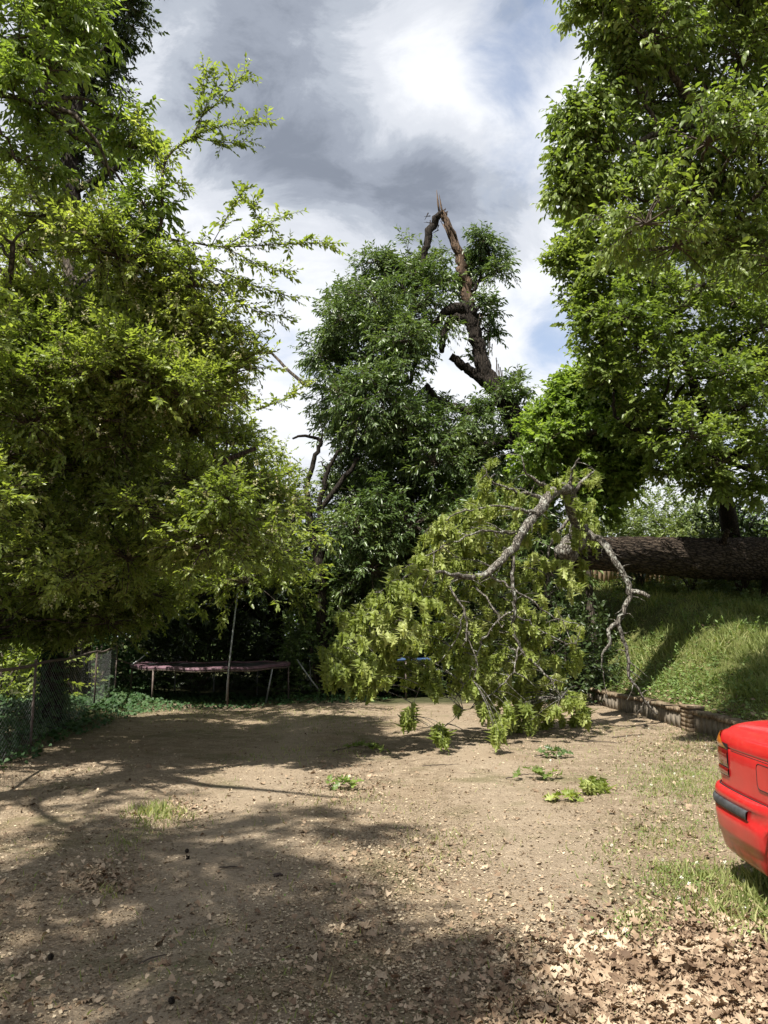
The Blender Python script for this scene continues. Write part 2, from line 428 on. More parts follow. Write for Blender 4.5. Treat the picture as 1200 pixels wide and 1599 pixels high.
def make_tree(name, label, cat, base, limbs, centers, rad, M_, leaf, mat, bark, nl=9, size=.07, slen=.35, per=6, flat=.8, droop=.35, group=None,
              tmpl=None, ridge=.03, lk=(.035, .012), extra=None, crown_name='crown', spread=.9, hang=0., sides=14, radf=None, upn=.8, updir=.15):
    """limbs: list of (points, radii); centers: world points of foliage clumps"""
    root = empty(name, base, label, cat, group)
    tg = Geo(); bg = Geo(); cg = Geo(); sk = []
    for pts, rd in limbs:
        p = tube(bg, pts, rd, sides if max(rd) > .05 else 7, step=.22, jit=.006, ridge=ridge if max(rd) > .06 else 0); sk.append(p)
    sk = np.vstack(sk)
    S = []
    for i, c in enumerate(centers):
        c = np.asarray(c, float); a = nearest_on(sk, c)
        L = np.linalg.norm(a - c)
        if L > .25:
            pb = link_branch(bg, a, c, lk[0] * min(2., .6 + L / 3), lk[1], 6)
            if L > 1.: # foliage along the way too
                m = int(L * 4)
                for q in rng.choice(np.arange(len(pb) // 3, len(pb)), m): S.append((pb[q] , rdir(1)[0] + np.array([0, 0, .2]), slen))
        clump(tg, S, c, rad * rng.uniform(.75, 1.2) * (radf[i] if radf is not None else 1), M_, per=per, slen=slen, flat=flat, updir=updir)
    if extra: S += extra
    if not S: return root
    O = np.array([s[0] for s in S]); D = np.array([s[1] for s in S]); L = np.array([s[2] for s in S])
    sprig_leaves(cg, tg, O, D, L, nl, size, tmpl or leaf4(.45), droop=droop, spread=spread, hang=hang, upn=upn)
    bg.build('trunk', bark, root, smooth=True)
    cr = cg.build(crown_name, mat, root)
    tg.build('twigs', M['twig'], root)
    return root

# ================================================================== ground
def z0(x, y):
    x = np.asarray(x, float); y = np.asarray(y, float)
    return .018 * np.sin(x * 1.3 + .5 * y) + .014 * np.sin(y * 1.9 - x * .7 + 1) + .006 * np.sin(x * 5.1 + 2 * np.sin(y * 2.2)) * np.cos(y * 4.3) \
        - .035 * np.exp(-((x + 1.9 + .12 * (y - 8)) / .45) ** 2) - .03 * np.exp(-((x - .25 + .02 * (y - 8)) / .4) ** 2) + .10 * np.clip((-x - 3.6 - .12 * (y - 7)) / 1.5, 0, 1)
def sstep(t): t = np.clip(t, 0, 1); return t * t * (3 - 2 * t)
WALLX = 5.25
def wall_x(y): return WALLX + .05 * np.sin(np.asarray(y, float) * .6) - .025 * (np.asarray(y, float) - 12)
def zbank(x, y):
    x = np.asarray(x, float); y = np.asarray(y, float)
    g = .215 * np.clip(y - 11.5, 0, 11.5) + .05 * np.clip(y - 23, 0, 20)
    xe = wall_x(y) - np.clip(y - 19.5, 0, 6) * .55
    s = sstep((x - xe + .25) / (2.3 + .10 * np.clip(y - 12, 0, 10)))
    z = .29 + g * s + .045 * np.clip(x - xe, 0, 12) + .03 * np.sin(x * 2.1 + y) * s + .02 * np.sin(y * 3.3 - x * 2) * s
    z = np.where(x < xe, .29 - .9 * (xe - x), z)
    return z
def terrain(x, y):
    x = np.asarray(x, float); y = np.asarray(y, float)
    g = z0(x, y); b = zbank(x, y)
    return np.where((x > wall_x(y) - .02) | (y > 19.7), np.maximum(g, b), g)
def Gd(px, py, fn=terrain):
    """where the sight line through a photo pixel meets the ground"""
    lo, hi = 2.5, 60.
    for k in range(200):
        Y = lo + (hi - lo) * (k / 199) ** 2
        p = P(px, py, Y)
        if p[2] < fn(p[0], p[1]): break
        last = Y
    a, b = last if k else lo, Y
    for _ in range(25):
        m = (a + b) / 2; p = P(px, py, m)
        if p[2] < fn(p[0], p[1]): b = m
        else: a = m
    p = P(px, py, b); p[2] = float(fn(p[0], p[1])); return p

def grid_sheet(name, xs, ys, fn, mat, kind='structure'):
    X, Y = np.meshgrid(xs, ys); Z = fn(X, Y); V = np.stack([X, Y, Z], -1).reshape(-1, 3)
    nx, ny = len(xs), len(ys); i = np.arange(ny - 1)[:, None] * nx; j = np.arange(nx - 1)[None]
    Q = np.stack([i + j, i + j + 1, i + nx + j + 1, i + nx + j], -1).reshape(-1, 4)
    o = mk(name, V, None, Q, mat, smooth=True); o['kind'] = kind; return o

def dirt(t):
    pos = t.n('ShaderNodeTexCoord').outputs['Object']
    big = t.noise(pos, .55, 5, .6, .5); med = t.noise(pos, 4.5, 8, .7, .3); fine = t.noise(pos, 38., 8, .75); vf = t.noise(pos, 140., 4, .7)
    grav = t.n('ShaderNodeTexVoronoi', {'Vector': t.vm('ADD', pos, t.vm('SCALE', t.noise(pos, 20., 3, out='Color'), scale=.03)), 'Scale': 46.}).outputs
    gcol = t.n('ShaderNodeSeparateXYZ', {0: grav['Color']}).outputs[0]
    c = t.ramp(t.math('ADD', t.math('MULTIPLY', med, .55), t.math('MULTIPLY', fine, .45)), [(.30, (.100, .074, .048)), (.47, (.208, .160, .108)), (.60, (.310, .248, .175)), (.76, (.450, .378, .285))])
    peb = t.rng(gcol, .45, .95)
    c = t.mix(t.math('MULTIPLY', t.math('MULTIPLY', peb, t.rng(grav['Distance'], .55, .25)), .5), c, (.46, .38, .29))
    c = t.mix(t.math('MULTIPLY', t.rng(big, .50, .62), .45), c, (.235, .175, .112))
    sxy = t.n('ShaderNodeSeparateXYZ', {0: pos}).outputs; wx = t.math('ADD', sxy[0], t.math('MULTIPLY', t.math('SUBTRACT', big, .5), .9))
    def trk(x0, k): return t.rng(t.math('ABSOLUTE', t.math('SUBTRACT', t.math('ADD', wx, t.math('MULTIPLY', sxy[1], k)), x0)), .65, .15)
    tr_ = t.math('MULTIPLY', t.math('MAXIMUM', trk(-.85, .05), trk(1.2, 0.)), t.rng(sxy[1], 17.5, 14.))
    c = t.mix(t.math('MULTIPLY', tr_, .45), c, t.ramp(fine, [(.35, (.255, .20, .14)), (.65, (.385, .318, .235))]))
    gm = t.math('MULTIPLY', t.rng(t.noise(t.vm('ADD', pos, (7, 3, 0)), .8, 6, .7, .4), .52, .66), .55)
    c = t.mix(gm, c, (.110, .105, .045))
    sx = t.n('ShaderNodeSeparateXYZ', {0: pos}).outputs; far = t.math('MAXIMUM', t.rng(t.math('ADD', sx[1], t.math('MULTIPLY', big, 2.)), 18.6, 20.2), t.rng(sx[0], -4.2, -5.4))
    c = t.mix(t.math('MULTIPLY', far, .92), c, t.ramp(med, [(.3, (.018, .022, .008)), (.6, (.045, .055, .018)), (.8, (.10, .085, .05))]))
    h = t.math('ADD', t.math('ADD', t.math('MULTIPLY', fine, .8), t.math('MULTIPLY', med, 1.2)), t.math('ADD', t.math('MULTIPLY', vf, .25), t.math('MULTIPLY', t.math('SUBTRACT', 1., grav['Distance']), .35)))
    return pbr(t, c, .93, bump(t, h, .9, .035), spec=.15)
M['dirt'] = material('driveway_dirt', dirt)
def soil(t):
    pos = t.n('ShaderNodeTexCoord').outputs['Object']
    a = t.noise(pos, 3., 8, .7); b = t.noise(pos, 22., 6, .7)
    c = t.ramp(t.math('ADD', t.math('MULTIPLY', a, .6), t.math('MULTIPLY', b, .4)), [(.32, (.040, .050, .018)), (.52, (.085, .095, .030)), (.66, (.150, .125, .065)), (.8, (.22, .17, .11))])
    return pbr(t, c, .95, bump(t, b, .8, .04), spec=.1)
M['soil'] = material('bank_soil', soil)
s1 = np.sinh(np.linspace(-1, 1, 321) * 5.2) / math.sinh(5.2) * 300
ys = np.r_[-np.sinh(np.linspace(1, .02, 60) * 5) / math.sinh(5) * 200, np.linspace(0, 20, 301), 20 + np.sinh(np.linspace(.02, 1, 70) * 4.5) / math.sinh(4.5) * 400]
xs = np.unique(np.r_[s1[np.abs(s1) > 7], np.linspace(-7, 7, 211)])
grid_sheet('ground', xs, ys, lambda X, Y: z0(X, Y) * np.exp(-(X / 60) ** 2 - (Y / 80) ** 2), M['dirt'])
bx = np.linspace(0, 1, 90) ** 1.6
By = np.linspace(2, 60, 200)
Xb, Yb = np.meshgrid(bx, By); xe_ = np.where(Yb > 19.5, wall_x(Yb) - np.clip(Yb - 19.5, 0, 6) * .55 - .75 * np.clip((Yb - 19.5) / 1.2, 0, 1), wall_x(Yb)); Xb = xe_ + Xb * 45
Vb = np.stack([Xb, Yb, zbank(Xb, Yb)], -1).reshape(-1, 3)
i_ = np.arange(199)[:, None] * 90; j_ = np.arange(89)[None]
o = mk('bank', Vb, None, np.stack([i_ + j_, i_ + j_ + 1, i_ + 91 + j_, i_ + 90 + j_], -1).reshape(-1, 4), M['soil'], smooth=True); o['kind'] = 'structure'

# ================================================================== brick retaining wall
def brickm(t):
    r = t.n('ShaderNodeAttribute', attribute_name='rnd').outputs['Fac']; pos = t.n('ShaderNodeTexCoord').outputs['Object']
    n = t.noise(pos, 9., 6, .7); c = t.ramp(r, [(0, (.095, .068, .045)), (.5, (.140, .102, .066)), (1, (.20, .15, .10))])
    c = t.mix(t.math('MULTIPLY', t.rng(n, .45, .65), .55), c, (.33, .28, .20))
    c = t.mix(t.math('MULTIPLY', t.rng(t.noise(pos, 2.5, 5), .55, .7), .6), c, (.07, .075, .04))
    return pbr(t, c, .92, bump(t, t.noise(pos, 40., 5), .6, .01), spec=.15)
M['brick'] = material('weathered_brick', brickm); M['mortar'] = plain('mortar', (.17, .145, .11), .95, var=.35, scale=14)
wy = np.arange(5.5, 20.4, .205)
wr = empty('retaining_wall', (WALLX, 12, 0), 'low weathered tan brick retaining wall along the foot of the grassy bank', 'wall')
g = Geo(); m = Geo()
for i, y in enumerate(wy):
    x = float(wall_x(y)) - .08; zb_ = float(z0(x, y)) - .03
    ang = math.atan2(float(wall_x(y + .1) - wall_x(y - .1)), .2)
    box(m, (x - .008, y, zb_ + .135), (.176, .215, .33), -ang)
    for c in range(4):
        if rng.rand() < .03: continue
        yy = y + (.1025 if c % 2 else 0)
        box(g, (x - .003 + rng.uniform(-.004, .004), yy, zb_ + .035 + c * .073), (.17, .199, .068), -ang + rng.uniform(-.02, .02), rng.rand(), .003)
    for q in (-.05, .05):
        if rng.rand() < .06: continue
        box(g, (x - .01 + rng.uniform(-.012, .012), y + q, zb_ + .327 + rng.uniform(-.006, .006)), (.225, .093, .062), -ang + rng.uniform(-.05, .05), rng.rand(), .005)
for yp in (13.2,):
    x = float(wall_x(yp)) - .13; g2 = Geo()
    for c in range(5):
        for (dx, dy) in ((-.06, -.1), (-.06, .1), (.06, -.1), (.06, .1)): box(g2, (x + dx, yp + dy, .03 + c * .073), (.117, .197, .068), rng.uniform(-.02, .02), rng.rand(), .004)
    box(m, (x, yp, .17), (.228, .382, .38)); 
    box(g2, (x, yp, .392), (.27, .43, .05), 0, .8, .005)
    g2.build('pier', M['brick'], wr)
g.build('bricks', M['brick'], wr); m.build('mortar', M['mortar'], wr)

# ================================================================== wooden fence behind the log
M['board'] = plain('fence_board', (.27, .185, .115), .85, var=.35, scale=5, bs=.3)
fr = empty('wooden_fence', (9, 24, 2.7), 'tan wooden board fence at the top of the bank, under the fallen trunk', 'fence')
g = Geo(); gr_ = Geo()
for x in np.arange(5.6, 15, .145):
    zb_ = float(zbank(x, 24.0)); h = 1.42 + rng.uniform(-.02, .02)
    box(g, (x, 24.0, zb_ + h / 2 - .05), (.132, .02, h), rng.uniform(-.02, .02), rng.rand(), .004)
for x0_, x1_ in ((5.5, 8), (8, 10.5), (10.5, 13), (13, 15)):
    for dz in (.35, 1.15):
        zz = (float(zbank(x0_, 24)) + float(zbank(x1_, 24))) / 2 + dz; box(gr_, ((x0_ + x1_) / 2, 24.035, zz), (2.5, .04, .09))
g.build('boards', M['board'], fr); gr_.build('rails', M['board'], fr)
for x in (5.5, 8, 10.5, 13): 
    g = Geo(); box(g, (x, 24.1, float(zbank(x, 24)) + .7), (.1, .09, 1.5)); g.build('post', M['board'], fr)

# ================================================================== chain-link fence on the left
A0 = np.array([-4.0, 6.3]); A1 = np.array([-5.7, 15.5]); A2 = np.array([-6.5, 19.0])
def clink(name, a, b, label, zt=1.17, sag=.03):
    L = np.linalg.norm(b - a); dd = (b - a) / L
    base = np.array([*((a + b) / 2), float(z0(*((a + b) / 2)))])
    r_ = empty(name, base, label, 'fence', 'chain-link fence runs beside the drive')
    def at(s, z): p = a + dd * s; return np.array([p[0], p[1], float(z0(p[0], p[1])) + z - sag * 4 * (s / L) * (1 - s / L) * (z / zt)])
    gm = Geo(); pit = .075; nz = int(zt / (pit / 2))
    ns = int(L / pit)
    for k in range(ns):
        s0 = k * pit
        pts = np.array([at(min(L, s0 + pit * ((i + k) % 2) + .01 * math.sin(i * .3 + k * .05)), .03 + i * pit / 2) for i in range(nz)])
        thin(gm, pts[:-1], pts[1:], .0017, .0017)
    gm.build('wire_mesh', M['steel'], r_)
    g = Geo(); tube(g, [at(s, zt) for s in np.linspace(0, L, 12)], .021, 8); g.build('top_rail', M['rust'], r_, True)
    for s in np.arange(0, L + .1, L / max(1, round(L / 4.8))):
        g = Geo(); tube(g, [at(s, -.1), at(s, zt + .03)], .019, 8); q = at(s, zt + .05); tube(g, [q - [0, 0, .02], q + [0, 0, .02]], [.024, .01], 8); g.build('post', M['rust'], r_, True)
clink('chain_link_fence', A0, A1, 'long rusty-railed chain-link fence run along the left edge of the drive')
clink('chain_link_fence', A1, A2, 'far chain-link fence run in the undergrowth beyond the corner post')

# ================================================================== trampolines
M['pad'] = plain('faded_pink_pad', (.12, .062, .08), .7, var=.3, scale=6, bs=.3)
M['padblue'] = plain('blue_pad', (.035, .075, .17), .6, var=.3, scale=6)
M['mat_black'] = plain('black_mat', (.02, .02, .022), .7)
def trampoline(cx, cy, R, zt, legs, pad, label, poles=(), pink=0.):
    cz = float(z0(cx, cy)); root = empty('trampoline', (cx, cy, cz), label, 'trampoline', 'old garden trampolines')
    n = 72; th = np.arange(n) * 2 * pi / n
    def rg(r, z): return np.stack([cx + r * np.cos(th), cy + r * np.sin(th), np.full(n, z) + .012 * np.sin(th * 9) + .02 * np.sin(th * 2 + 1)], -1)
    g = Geo(); V = np.vstack([rg(R + .03, zt - .03), rg(R + .03, zt + .015), rg(R - .14, zt + .03), rg(R - .30, zt + .005), rg(R - .28, zt - .015)])
    Q = [[a * n + i, a * n + (i + 1) % n, (a + 1) * n + (i + 1) % n, (a + 1) * n + i] for a in range(4) for i in range(n)]
    g.add(V, Q); g.build('pad', pad, root, True)
    g = Geo(); V = np.vstack([rg(R - .27, zt - .01), rg(R * .45, zt - .05), [[cx, cy, zt - .07]]])
    g.add(V, [[i, (i + 1) % n, n + (i + 1) % n, n + i] for i in range(n)], [[n + i, n + (i + 1) % n, 2 * n] for i in range(n)]); g.build('jumping_mat', M['mat_black'], root, True)
    g = Geo(); c = np.vstack([rg(R, zt - .06), rg(R, zt - .06)[:1]]); tube(g, c, .022, 8, cap=False); g.build('frame', M['rust'], root, True)
    g = Geo(); A_, B_ = rg(R - .02, zt - .05), rg(R - .27, zt - .012); thin(g, A_, B_, .009, .009); g.build('springs', M['rust'], root)
    for (a, lean) in legs:
        g = Geo(); x, y = cx + R * math.cos(a), cy + R * math.sin(a); b = Vector((x + lean, y, float(z0(x, y)) - .03))
        tube(g, [(x, y, zt - .06), tuple(b)], .021, 8); g.build('leg', M['steel'] if rng.rand() < .6 else M['rust'], root, True)
    for (a, h, dx) in poles:
        g = Geo(); x, y = cx + (R + .03) * math.cos(a), cy + (R + .03) * math.sin(a)
        tube(g, [(x - dx * .2, y, .1), (x, y, zt), (x + dx, y, h)], .019, 8); g.build('enclosure_pole', M['steel'], root, True)
    return root
tc = P(331, 1035, 19.6)
la = [math.acos(max(-1, min(1, k))) for k in (-.995, -.50, .40, .86, .999)]
trampoline(tc[0], tc[1], 1.93, .84, [(-la[0], -.03), (-la[1], 0), (-la[2], 0), (-la[3], -.14), (-la[4], 0.02), (2.3, 0), (1.75, 0), (1.1, 0)], M['pad'],
           'old round trampoline with a faded pink pad and one tall bare pole', [(-la[2], 2.78, .17)])
tb = P(592, 1024, 21.4)
trampoline(tb[0], tb[1], 1.9, .98, [(-2.9, .05), (-2.3, .08), (-1.9, .1), (-1.2, 0), (-.5, 0), (2.2, 0), (.9, 0)], M['padblue'],
           'blue-padded trampoline half hidden behind the drooping wilted leaves')
for a, b, lab in ((P(165, 1022, 18.6), P(208, 1038, 18.9), 'rusty pipe lying from the undergrowth to the pink trampoline rim'), (P(206, 1038, 18.4), P(232, 1018, 18.8), 'short pale pole leaning on the pink trampoline rim'),
                  (P(464, 1030, 19.4), P(497, 1076, 19.2), 'thin grey rod leaning between the two trampolines')):
    g = Geo(); tube(g, [a, (a + b) / 2 + [0, 0, -.02], b], .018, 8); o = g.build('metal_pole', M['steel'] if 'grey' in lab or 'pale' in lab else M['rust'], None, True); tag(o, lab, 'pole', 'loose poles by the trampolines')

# ================================================================== fallen trunk and its broken limbs
def limb_px(lst): return [P(a, b, Y) for a, b, Y, *_ in lst]
LR = [(11.2, 21.0, 3.62), (10.0, 20.2, 3.56)]
lp = [np.array(q) for q in LR] + [P(1100, 872, 18.6), P(1000, 866, 16.6), P(925, 865, 15.0), P(880, 868, 14.1)]
log = empty('fallen_tree', (7.0, 17, float(zbank(7, 17))), 'huge fallen tree trunk lying level above the bank, its wilted crown over the drive', 'tree')
g = Geo(); tube(g, lp, [.56, .55, .49, .385, .31, .20], 110, step=.07, jit=.004, ridge=.022, rough=.024)
for (a_, b_, Y_, dx, dz, rr_) in ((1128, 862, 18.4, .05, .50, .08), (1040, 862, 16.9, -.12, .10, .08), (1085, 880, 17.6, -.1, -.1, .09)):
    q = P(a_, b_, Y_ + .1); tube(g, [q, q + [dx * .5, -.1, dz * .5], q + [dx, -.28, dz]], [rr_ * 1.5, rr_, rr_ * .8], 14, step=.06, jit=.006, ridge=.04, rough=.05); g.build('trunk', M['log'], log, True)
L1 = [(880, 868, 14.1, .26), (905, 835, 13.9, .20), (897, 800, 13.5, .155), (888, 764, 13.1, .125), (866, 765, 12.8, .11), (852, 784, 12.6, .098), (823, 820, 12.3, .085), (799, 859, 12.0, .072), (770, 888, 11.8, .06), (743, 900, 11.6, .05)]
L2 = [(902, 815, 13.6, .10), (915, 830, 13.5, .085), (944, 849, 13.4, .075), (956, 868, 13.3, .068), (973, 897, 13.3, .062), (983, 922, 13.3, .058), (978, 950, 13.3, .048), (965, 972, 13.3, .044), (978, 1009, 13.3, .036), (985, 1057, 13.3, .030), (1002, 1086, 13.3, .024), (1027, 1117, 13.3, .018)]
subs = [[(983, 922, 13.3, .045), (1000, 925, 13.2, .04), (1015, 932, 13.1, .03)], [(965, 972, 13.3, .04), (951, 984, 13.2, .034), (953, 1005, 13.2, .028), (940, 1024, 13.1, .016), (944, 1060, 13.2, .009), (950, 1100, 13.3, .006)],
        [(743, 900, 11.6, .055), (702, 897, 11.3, .032), (673, 892, 11.1, .024), (640, 897, 10.9, .016)], [(720, 903, 11.5, .03), (702, 912, 11.3, .024), (726, 951, 11.2, .02), (731, 989, 11.1, .016), (722, 1009, 11.1, .01)],
        [(741, 915, 11.6, .02), (770, 946, 11.4, .016), (784, 980, 11.3, .01)], [(765, 896, 11.8, .026), (818, 931, 11.7, .018), (867, 965, 11.8, .012), (905, 975, 11.9, .007)],
        [(801, 868, 12.0, .045), (804, 951, 12.0, .034), (811, 1009, 12.0, .028), (852, 1052, 12.0, .02), (876, 1091, 12.0, .012)], [(808, 962, 12.0, .018), (872, 999, 12.1, .013), (900, 1006, 12.2, .007)],
        [(640, 897, 10.9, .016), (620, 915, 10.8, .012), (585, 925, 10.7, .008)], [(673, 892, 11.1, .018), (650, 935, 11.0, .014), (600, 950, 10.8, .011), (560, 962, 10.7, .008)], [(650, 935, 11., .012), (600, 985, 10.8, .010), (555, 1000, 10.7, .007), (515, 1020, 10.6, .004)],
        [(860, 770, 12.8, .06), (838, 750, 12.6, .035), (820, 735, 12.5, .022), (815, 712, 12.4, .01)], [(852, 778, 12.7, .05), (810, 768, 12.4, .03), (770, 752, 12.2, .018), (755, 728, 12.1, .01)],
        [(836, 800, 12.4, .035), (780, 790, 12.0, .022), (720, 800, 11.7, .014), (670, 825, 11.5, .008)], [(812, 836, 12.2, .03), (760, 830, 11.8, .02), (700, 850, 11.4, .014), (630, 890, 11.2, .008)],
        [(811, 1009, 12., .02), (800, 1050, 11.9, .015), (760, 1090, 11.8, .01), (700, 1130, 11.7, .005)], [(726, 951, 11.2, .016), (705, 1010, 11.2, .012), (660, 1060, 11.1, .008), (640, 1120, 11.1, .004)],
        [(890, 780, 13.1, .07), (910, 750, 13.2, .04), (930, 735, 13.3, .02)], [(888, 765, 13.1, .05), (895, 735, 12.9, .03), (905, 715, 12.8, .012)],
        [(804, 951, 12, .02), (760, 990, 11.7, .014), (735, 1050, 11.5, .009), (715, 1085, 11.5, .005)], [(731, 989, 11.1, .012), (746, 1040, 11.1, .008), (738, 1062, 11.1, .005)],
        [(895, 800, 13.5, .04), (862, 850, 13.4, .03), (850, 940, 13.3, .02), (838, 985, 13.2, .01)]]
g = Geo(); sk = []
sk.append(tube(g, limb_px(L1), [q[3] * .88 for q in L1], 16, step=.13, jit=.016, ridge=.05, rough=.02)); g.build('broken_limb', M['limb'], log, True)
g = Geo(); sk.append(tube(g, limb_px(L2), [q[3] * .85 for q in L2], 12, step=.13, jit=.015, ridge=.05, rough=.02)); skb = sk[-1]
for s_ in subs[:2]: tube(g, limb_px(s_), [q[3] for q in s_], 9, step=.08, jit=.008, rough=.02)
g.build('hanging_limb', M['limb'], log, True)
g = Geo()
for s_ in subs[2:]: sk.append(tube(g, limb_px(s_), [q[3] * .8 for q in s_], 7, step=.10, jit=.016))
skA = np.vstack([sk[0]] + sk[2:])
for arr, cnt in ((sk[0], 26), (skb, 30), (skA, 90)):
    for k in range(cnt):
        q = arr[rng.randint(2, len(arr))]; d_ = rdir(1)[0] * [1, .7, 1] + [0, 0, -.2]; L_ = rng.uniform(.05, .38); tube(g, [q, q + d_ * L_ * .5 + rng.normal(0, .02, 3), q + d_ * L_ + [0, 0, -.15 * L_]], [.012, .007, .002], 5, cap=False)
g.build('branches', M['limb'], log, True)
# wilted leaf clusters
wt = [leaf_lobed(.85, c, b, tw, 1., rng) for c, b, tw in ((.5, .5, .3), (.9, .7, -.5), (1.4, .4, .6), (.3, .9, 0.1), (1.1, .2, -.9), (.7, .6, .9))]
HANG = [(497, 1055), (512, 1010), (540, 975), (560, 935), (600, 925), (598, 900), (625, 870), (680, 830), (720, 790), (745, 775), (748, 725), (775, 708), (800, 745), (812, 705), (835, 715), (850, 750), (905, 705), (940, 740), (930, 790), (905, 840), (905, 920), (915, 1000), (905, 1060), (925, 1120), (870, 1135), (800, 1140), (765, 1120), (700, 1100), (655, 1060), (600, 1055), (560, 1080), (510, 1070)]
nw = [leaf_lobed(.50, 1.6, .35, .5, 1., rng), leaf_lobed(.55, 2.2, .25, -.6, 1., rng), leaf_lobed(.45, 1.2, .5, .3, 1., rng), leaf_lobed(.65, 1.5, .3, .8, 1., rng)]
cl = []
def hY(x, y):
    base = 10.4 + (x - 500) / 400 * 2.2
    base += .35 * (x > 740 and y < 930)
    return base - .3, base + (1.3 if y > 950 else .8)
for (x, y, Y) in poly_centers(HANG, 330, hY, mind=13): cl.append(P(x, y, Y))
for (x, y, Y) in poly_centers([(720, 960), (910, 940), (920, 1120), (780, 1140), (720, 1060)], 110, lambda a, b: (12., 14.2), mind=12): cl.append(P(x, y, Y))
LOW = [(507, 1060), (525, 1040), (545, 1055), (560, 1085), (575, 1095), (590, 1070), (635, 1136), (637, 1140), (693, 1168), (695, 1172), (655, 1075), (680, 1095), (730, 1100), (760, 1130), (780, 1150), (800, 1135), (830, 1130), (860, 1130), (890, 1120), (910, 1110), (774, 1168), (778, 1172), (745, 1090), (530, 985), (575, 950), (505, 1035)]
for (x, y, Y) in poly_centers([(640, 850), (690, 800), (760, 775), (800, 760), (850, 765), (830, 830), (740, 885), (650, 905)], 70, lambda a, b: (10.9 + (a - 640) / 130, 12.4 + (a - 640) / 150), mind=12): cl.append(P(x, y, Y))
for i, (x, y) in enumerate(LOW):
    q = P(x, y - 20, min(10.6 + (x - 500) / 400 * 1.2, Gd(x, y + 8)[1])); cl.append(q)
    cl.append(q + [rng.normal(0, .05), rng.normal(0, .1), .08])
kp = []
for c in cl:
    x_, y_ = to_px(c); x_, y_ = x_[0], y_[0]
    pk = 1.
    if x_ > 840 and y_ > 860: pk = .5
    if 640 < x_ < 740 and y_ > 1060 and y_ < 1125: pk = .35
    if 760 < x_ < 900 and 700 < y_ < 860: pk = .6
    if rng.rand() < pk: kp.append(c)
cl = kp
for (x, y, Y) in poly_centers([(880, 800), (935, 800), (940, 845), (915, 900), (875, 900)], 26, lambda a, b: (14.0, 14.9), mind=11): cl.append(P(x, y, Y))
for (x, y, Y) in poly_centers([(505, 1040), (540, 960), (590, 930), (640, 900), (690, 930), (660, 1000), (600, 1040), (560, 1075)], 46, lambda a, b: (10.0, 11.1), mind=16): cl.append(P(x, y, Y))
lg = Geo(); tg = Geo()
# the two bunches that dangle lowest hang on long bare twigs
for c in cl:
    a = nearest_on(skA, c + [0, 0, .15]); L = np.linalg.norm(c - a)
    if L > .06:
        mid = (a + c) / 2 + np.array([0, 0, .16 * L]) + rng.normal(0, .05 * L, 3)
        t = np.linspace(0, 1, 6)[:, None]; pts = (1 - t) ** 2 * a + 2 * t * (1 - t) * mid + t * t * c
        r_ = .004 + .004 * min(L, 1.5); thin(tg, pts[:-1], pts[1:], r_ * (1 - .6 * t[:-1, 0]), r_ * (1 - .6 * t[1:, 0]))
        dend = norm((c - mid)[None])[0]
    else: dend = np.array([0, 0, -1.])
    n = rng.randint(8, 16)
    az = rng.rand(n) * 2 * pi; out = np.stack([np.cos(az), np.sin(az), np.zeros(n)], -1)
    pos = c - dend * (rng.rand(n, 1) * .18) + rng.normal(0, .015, (n, 3))
    d = np.array([0, 0, -1.]) + out * rng.uniform(.05, .5, (n, 1)) + dend * .15
    k = rng.randint(len(wt)); sz = rng.uniform(.14, .26, n)
    shade = rng.rand() * .5 + rng.rand(n) * .5
    for q in range(2):
        s_ = slice(q, None, 2); scatter(lg, nw[(k + q) % len(nw)], pos[s_], d[s_], out[s_] + [0, 0, .25], sz[s_], shade[s_])
lg.build('wilted_leaves', M['wilt'], log); tg.build('twigs', M['limb'], log)
# stump the trunk broke from
st = empty('tree_stump', (10.75, 20.6, float(zbank(10.75, 20.6))), 'thick splintered stump standing under the right end of the fallen trunk', 'stump')
g = Geo(); zb_ = float(zbank(10.75, 20.6)); tube(g, [(10.8, 20.7, zb_ - .2), (10.75, 20.65, zb_ + .25), (10.72, 20.62, zb_ + .8)], [.75, .58, .52], 40, step=.08, ridge=.04, rough=.015); g.build('bole', M['log'], st, True)
g = Geo()
for k in range(26):
    a = rng.rand() * 2 * pi; r_ = rng.rand() * .42; q = np.array([10.72 + r_ * math.cos(a), 20.62 + r_ * math.sin(a), zb_ + .75]); tube(g, [q, q + [rng.normal(0, .05), rng.normal(0, .05), rng.uniform(.05, .28)]], [.06, .005], 4)
g.build('splinters', M['split'], st)

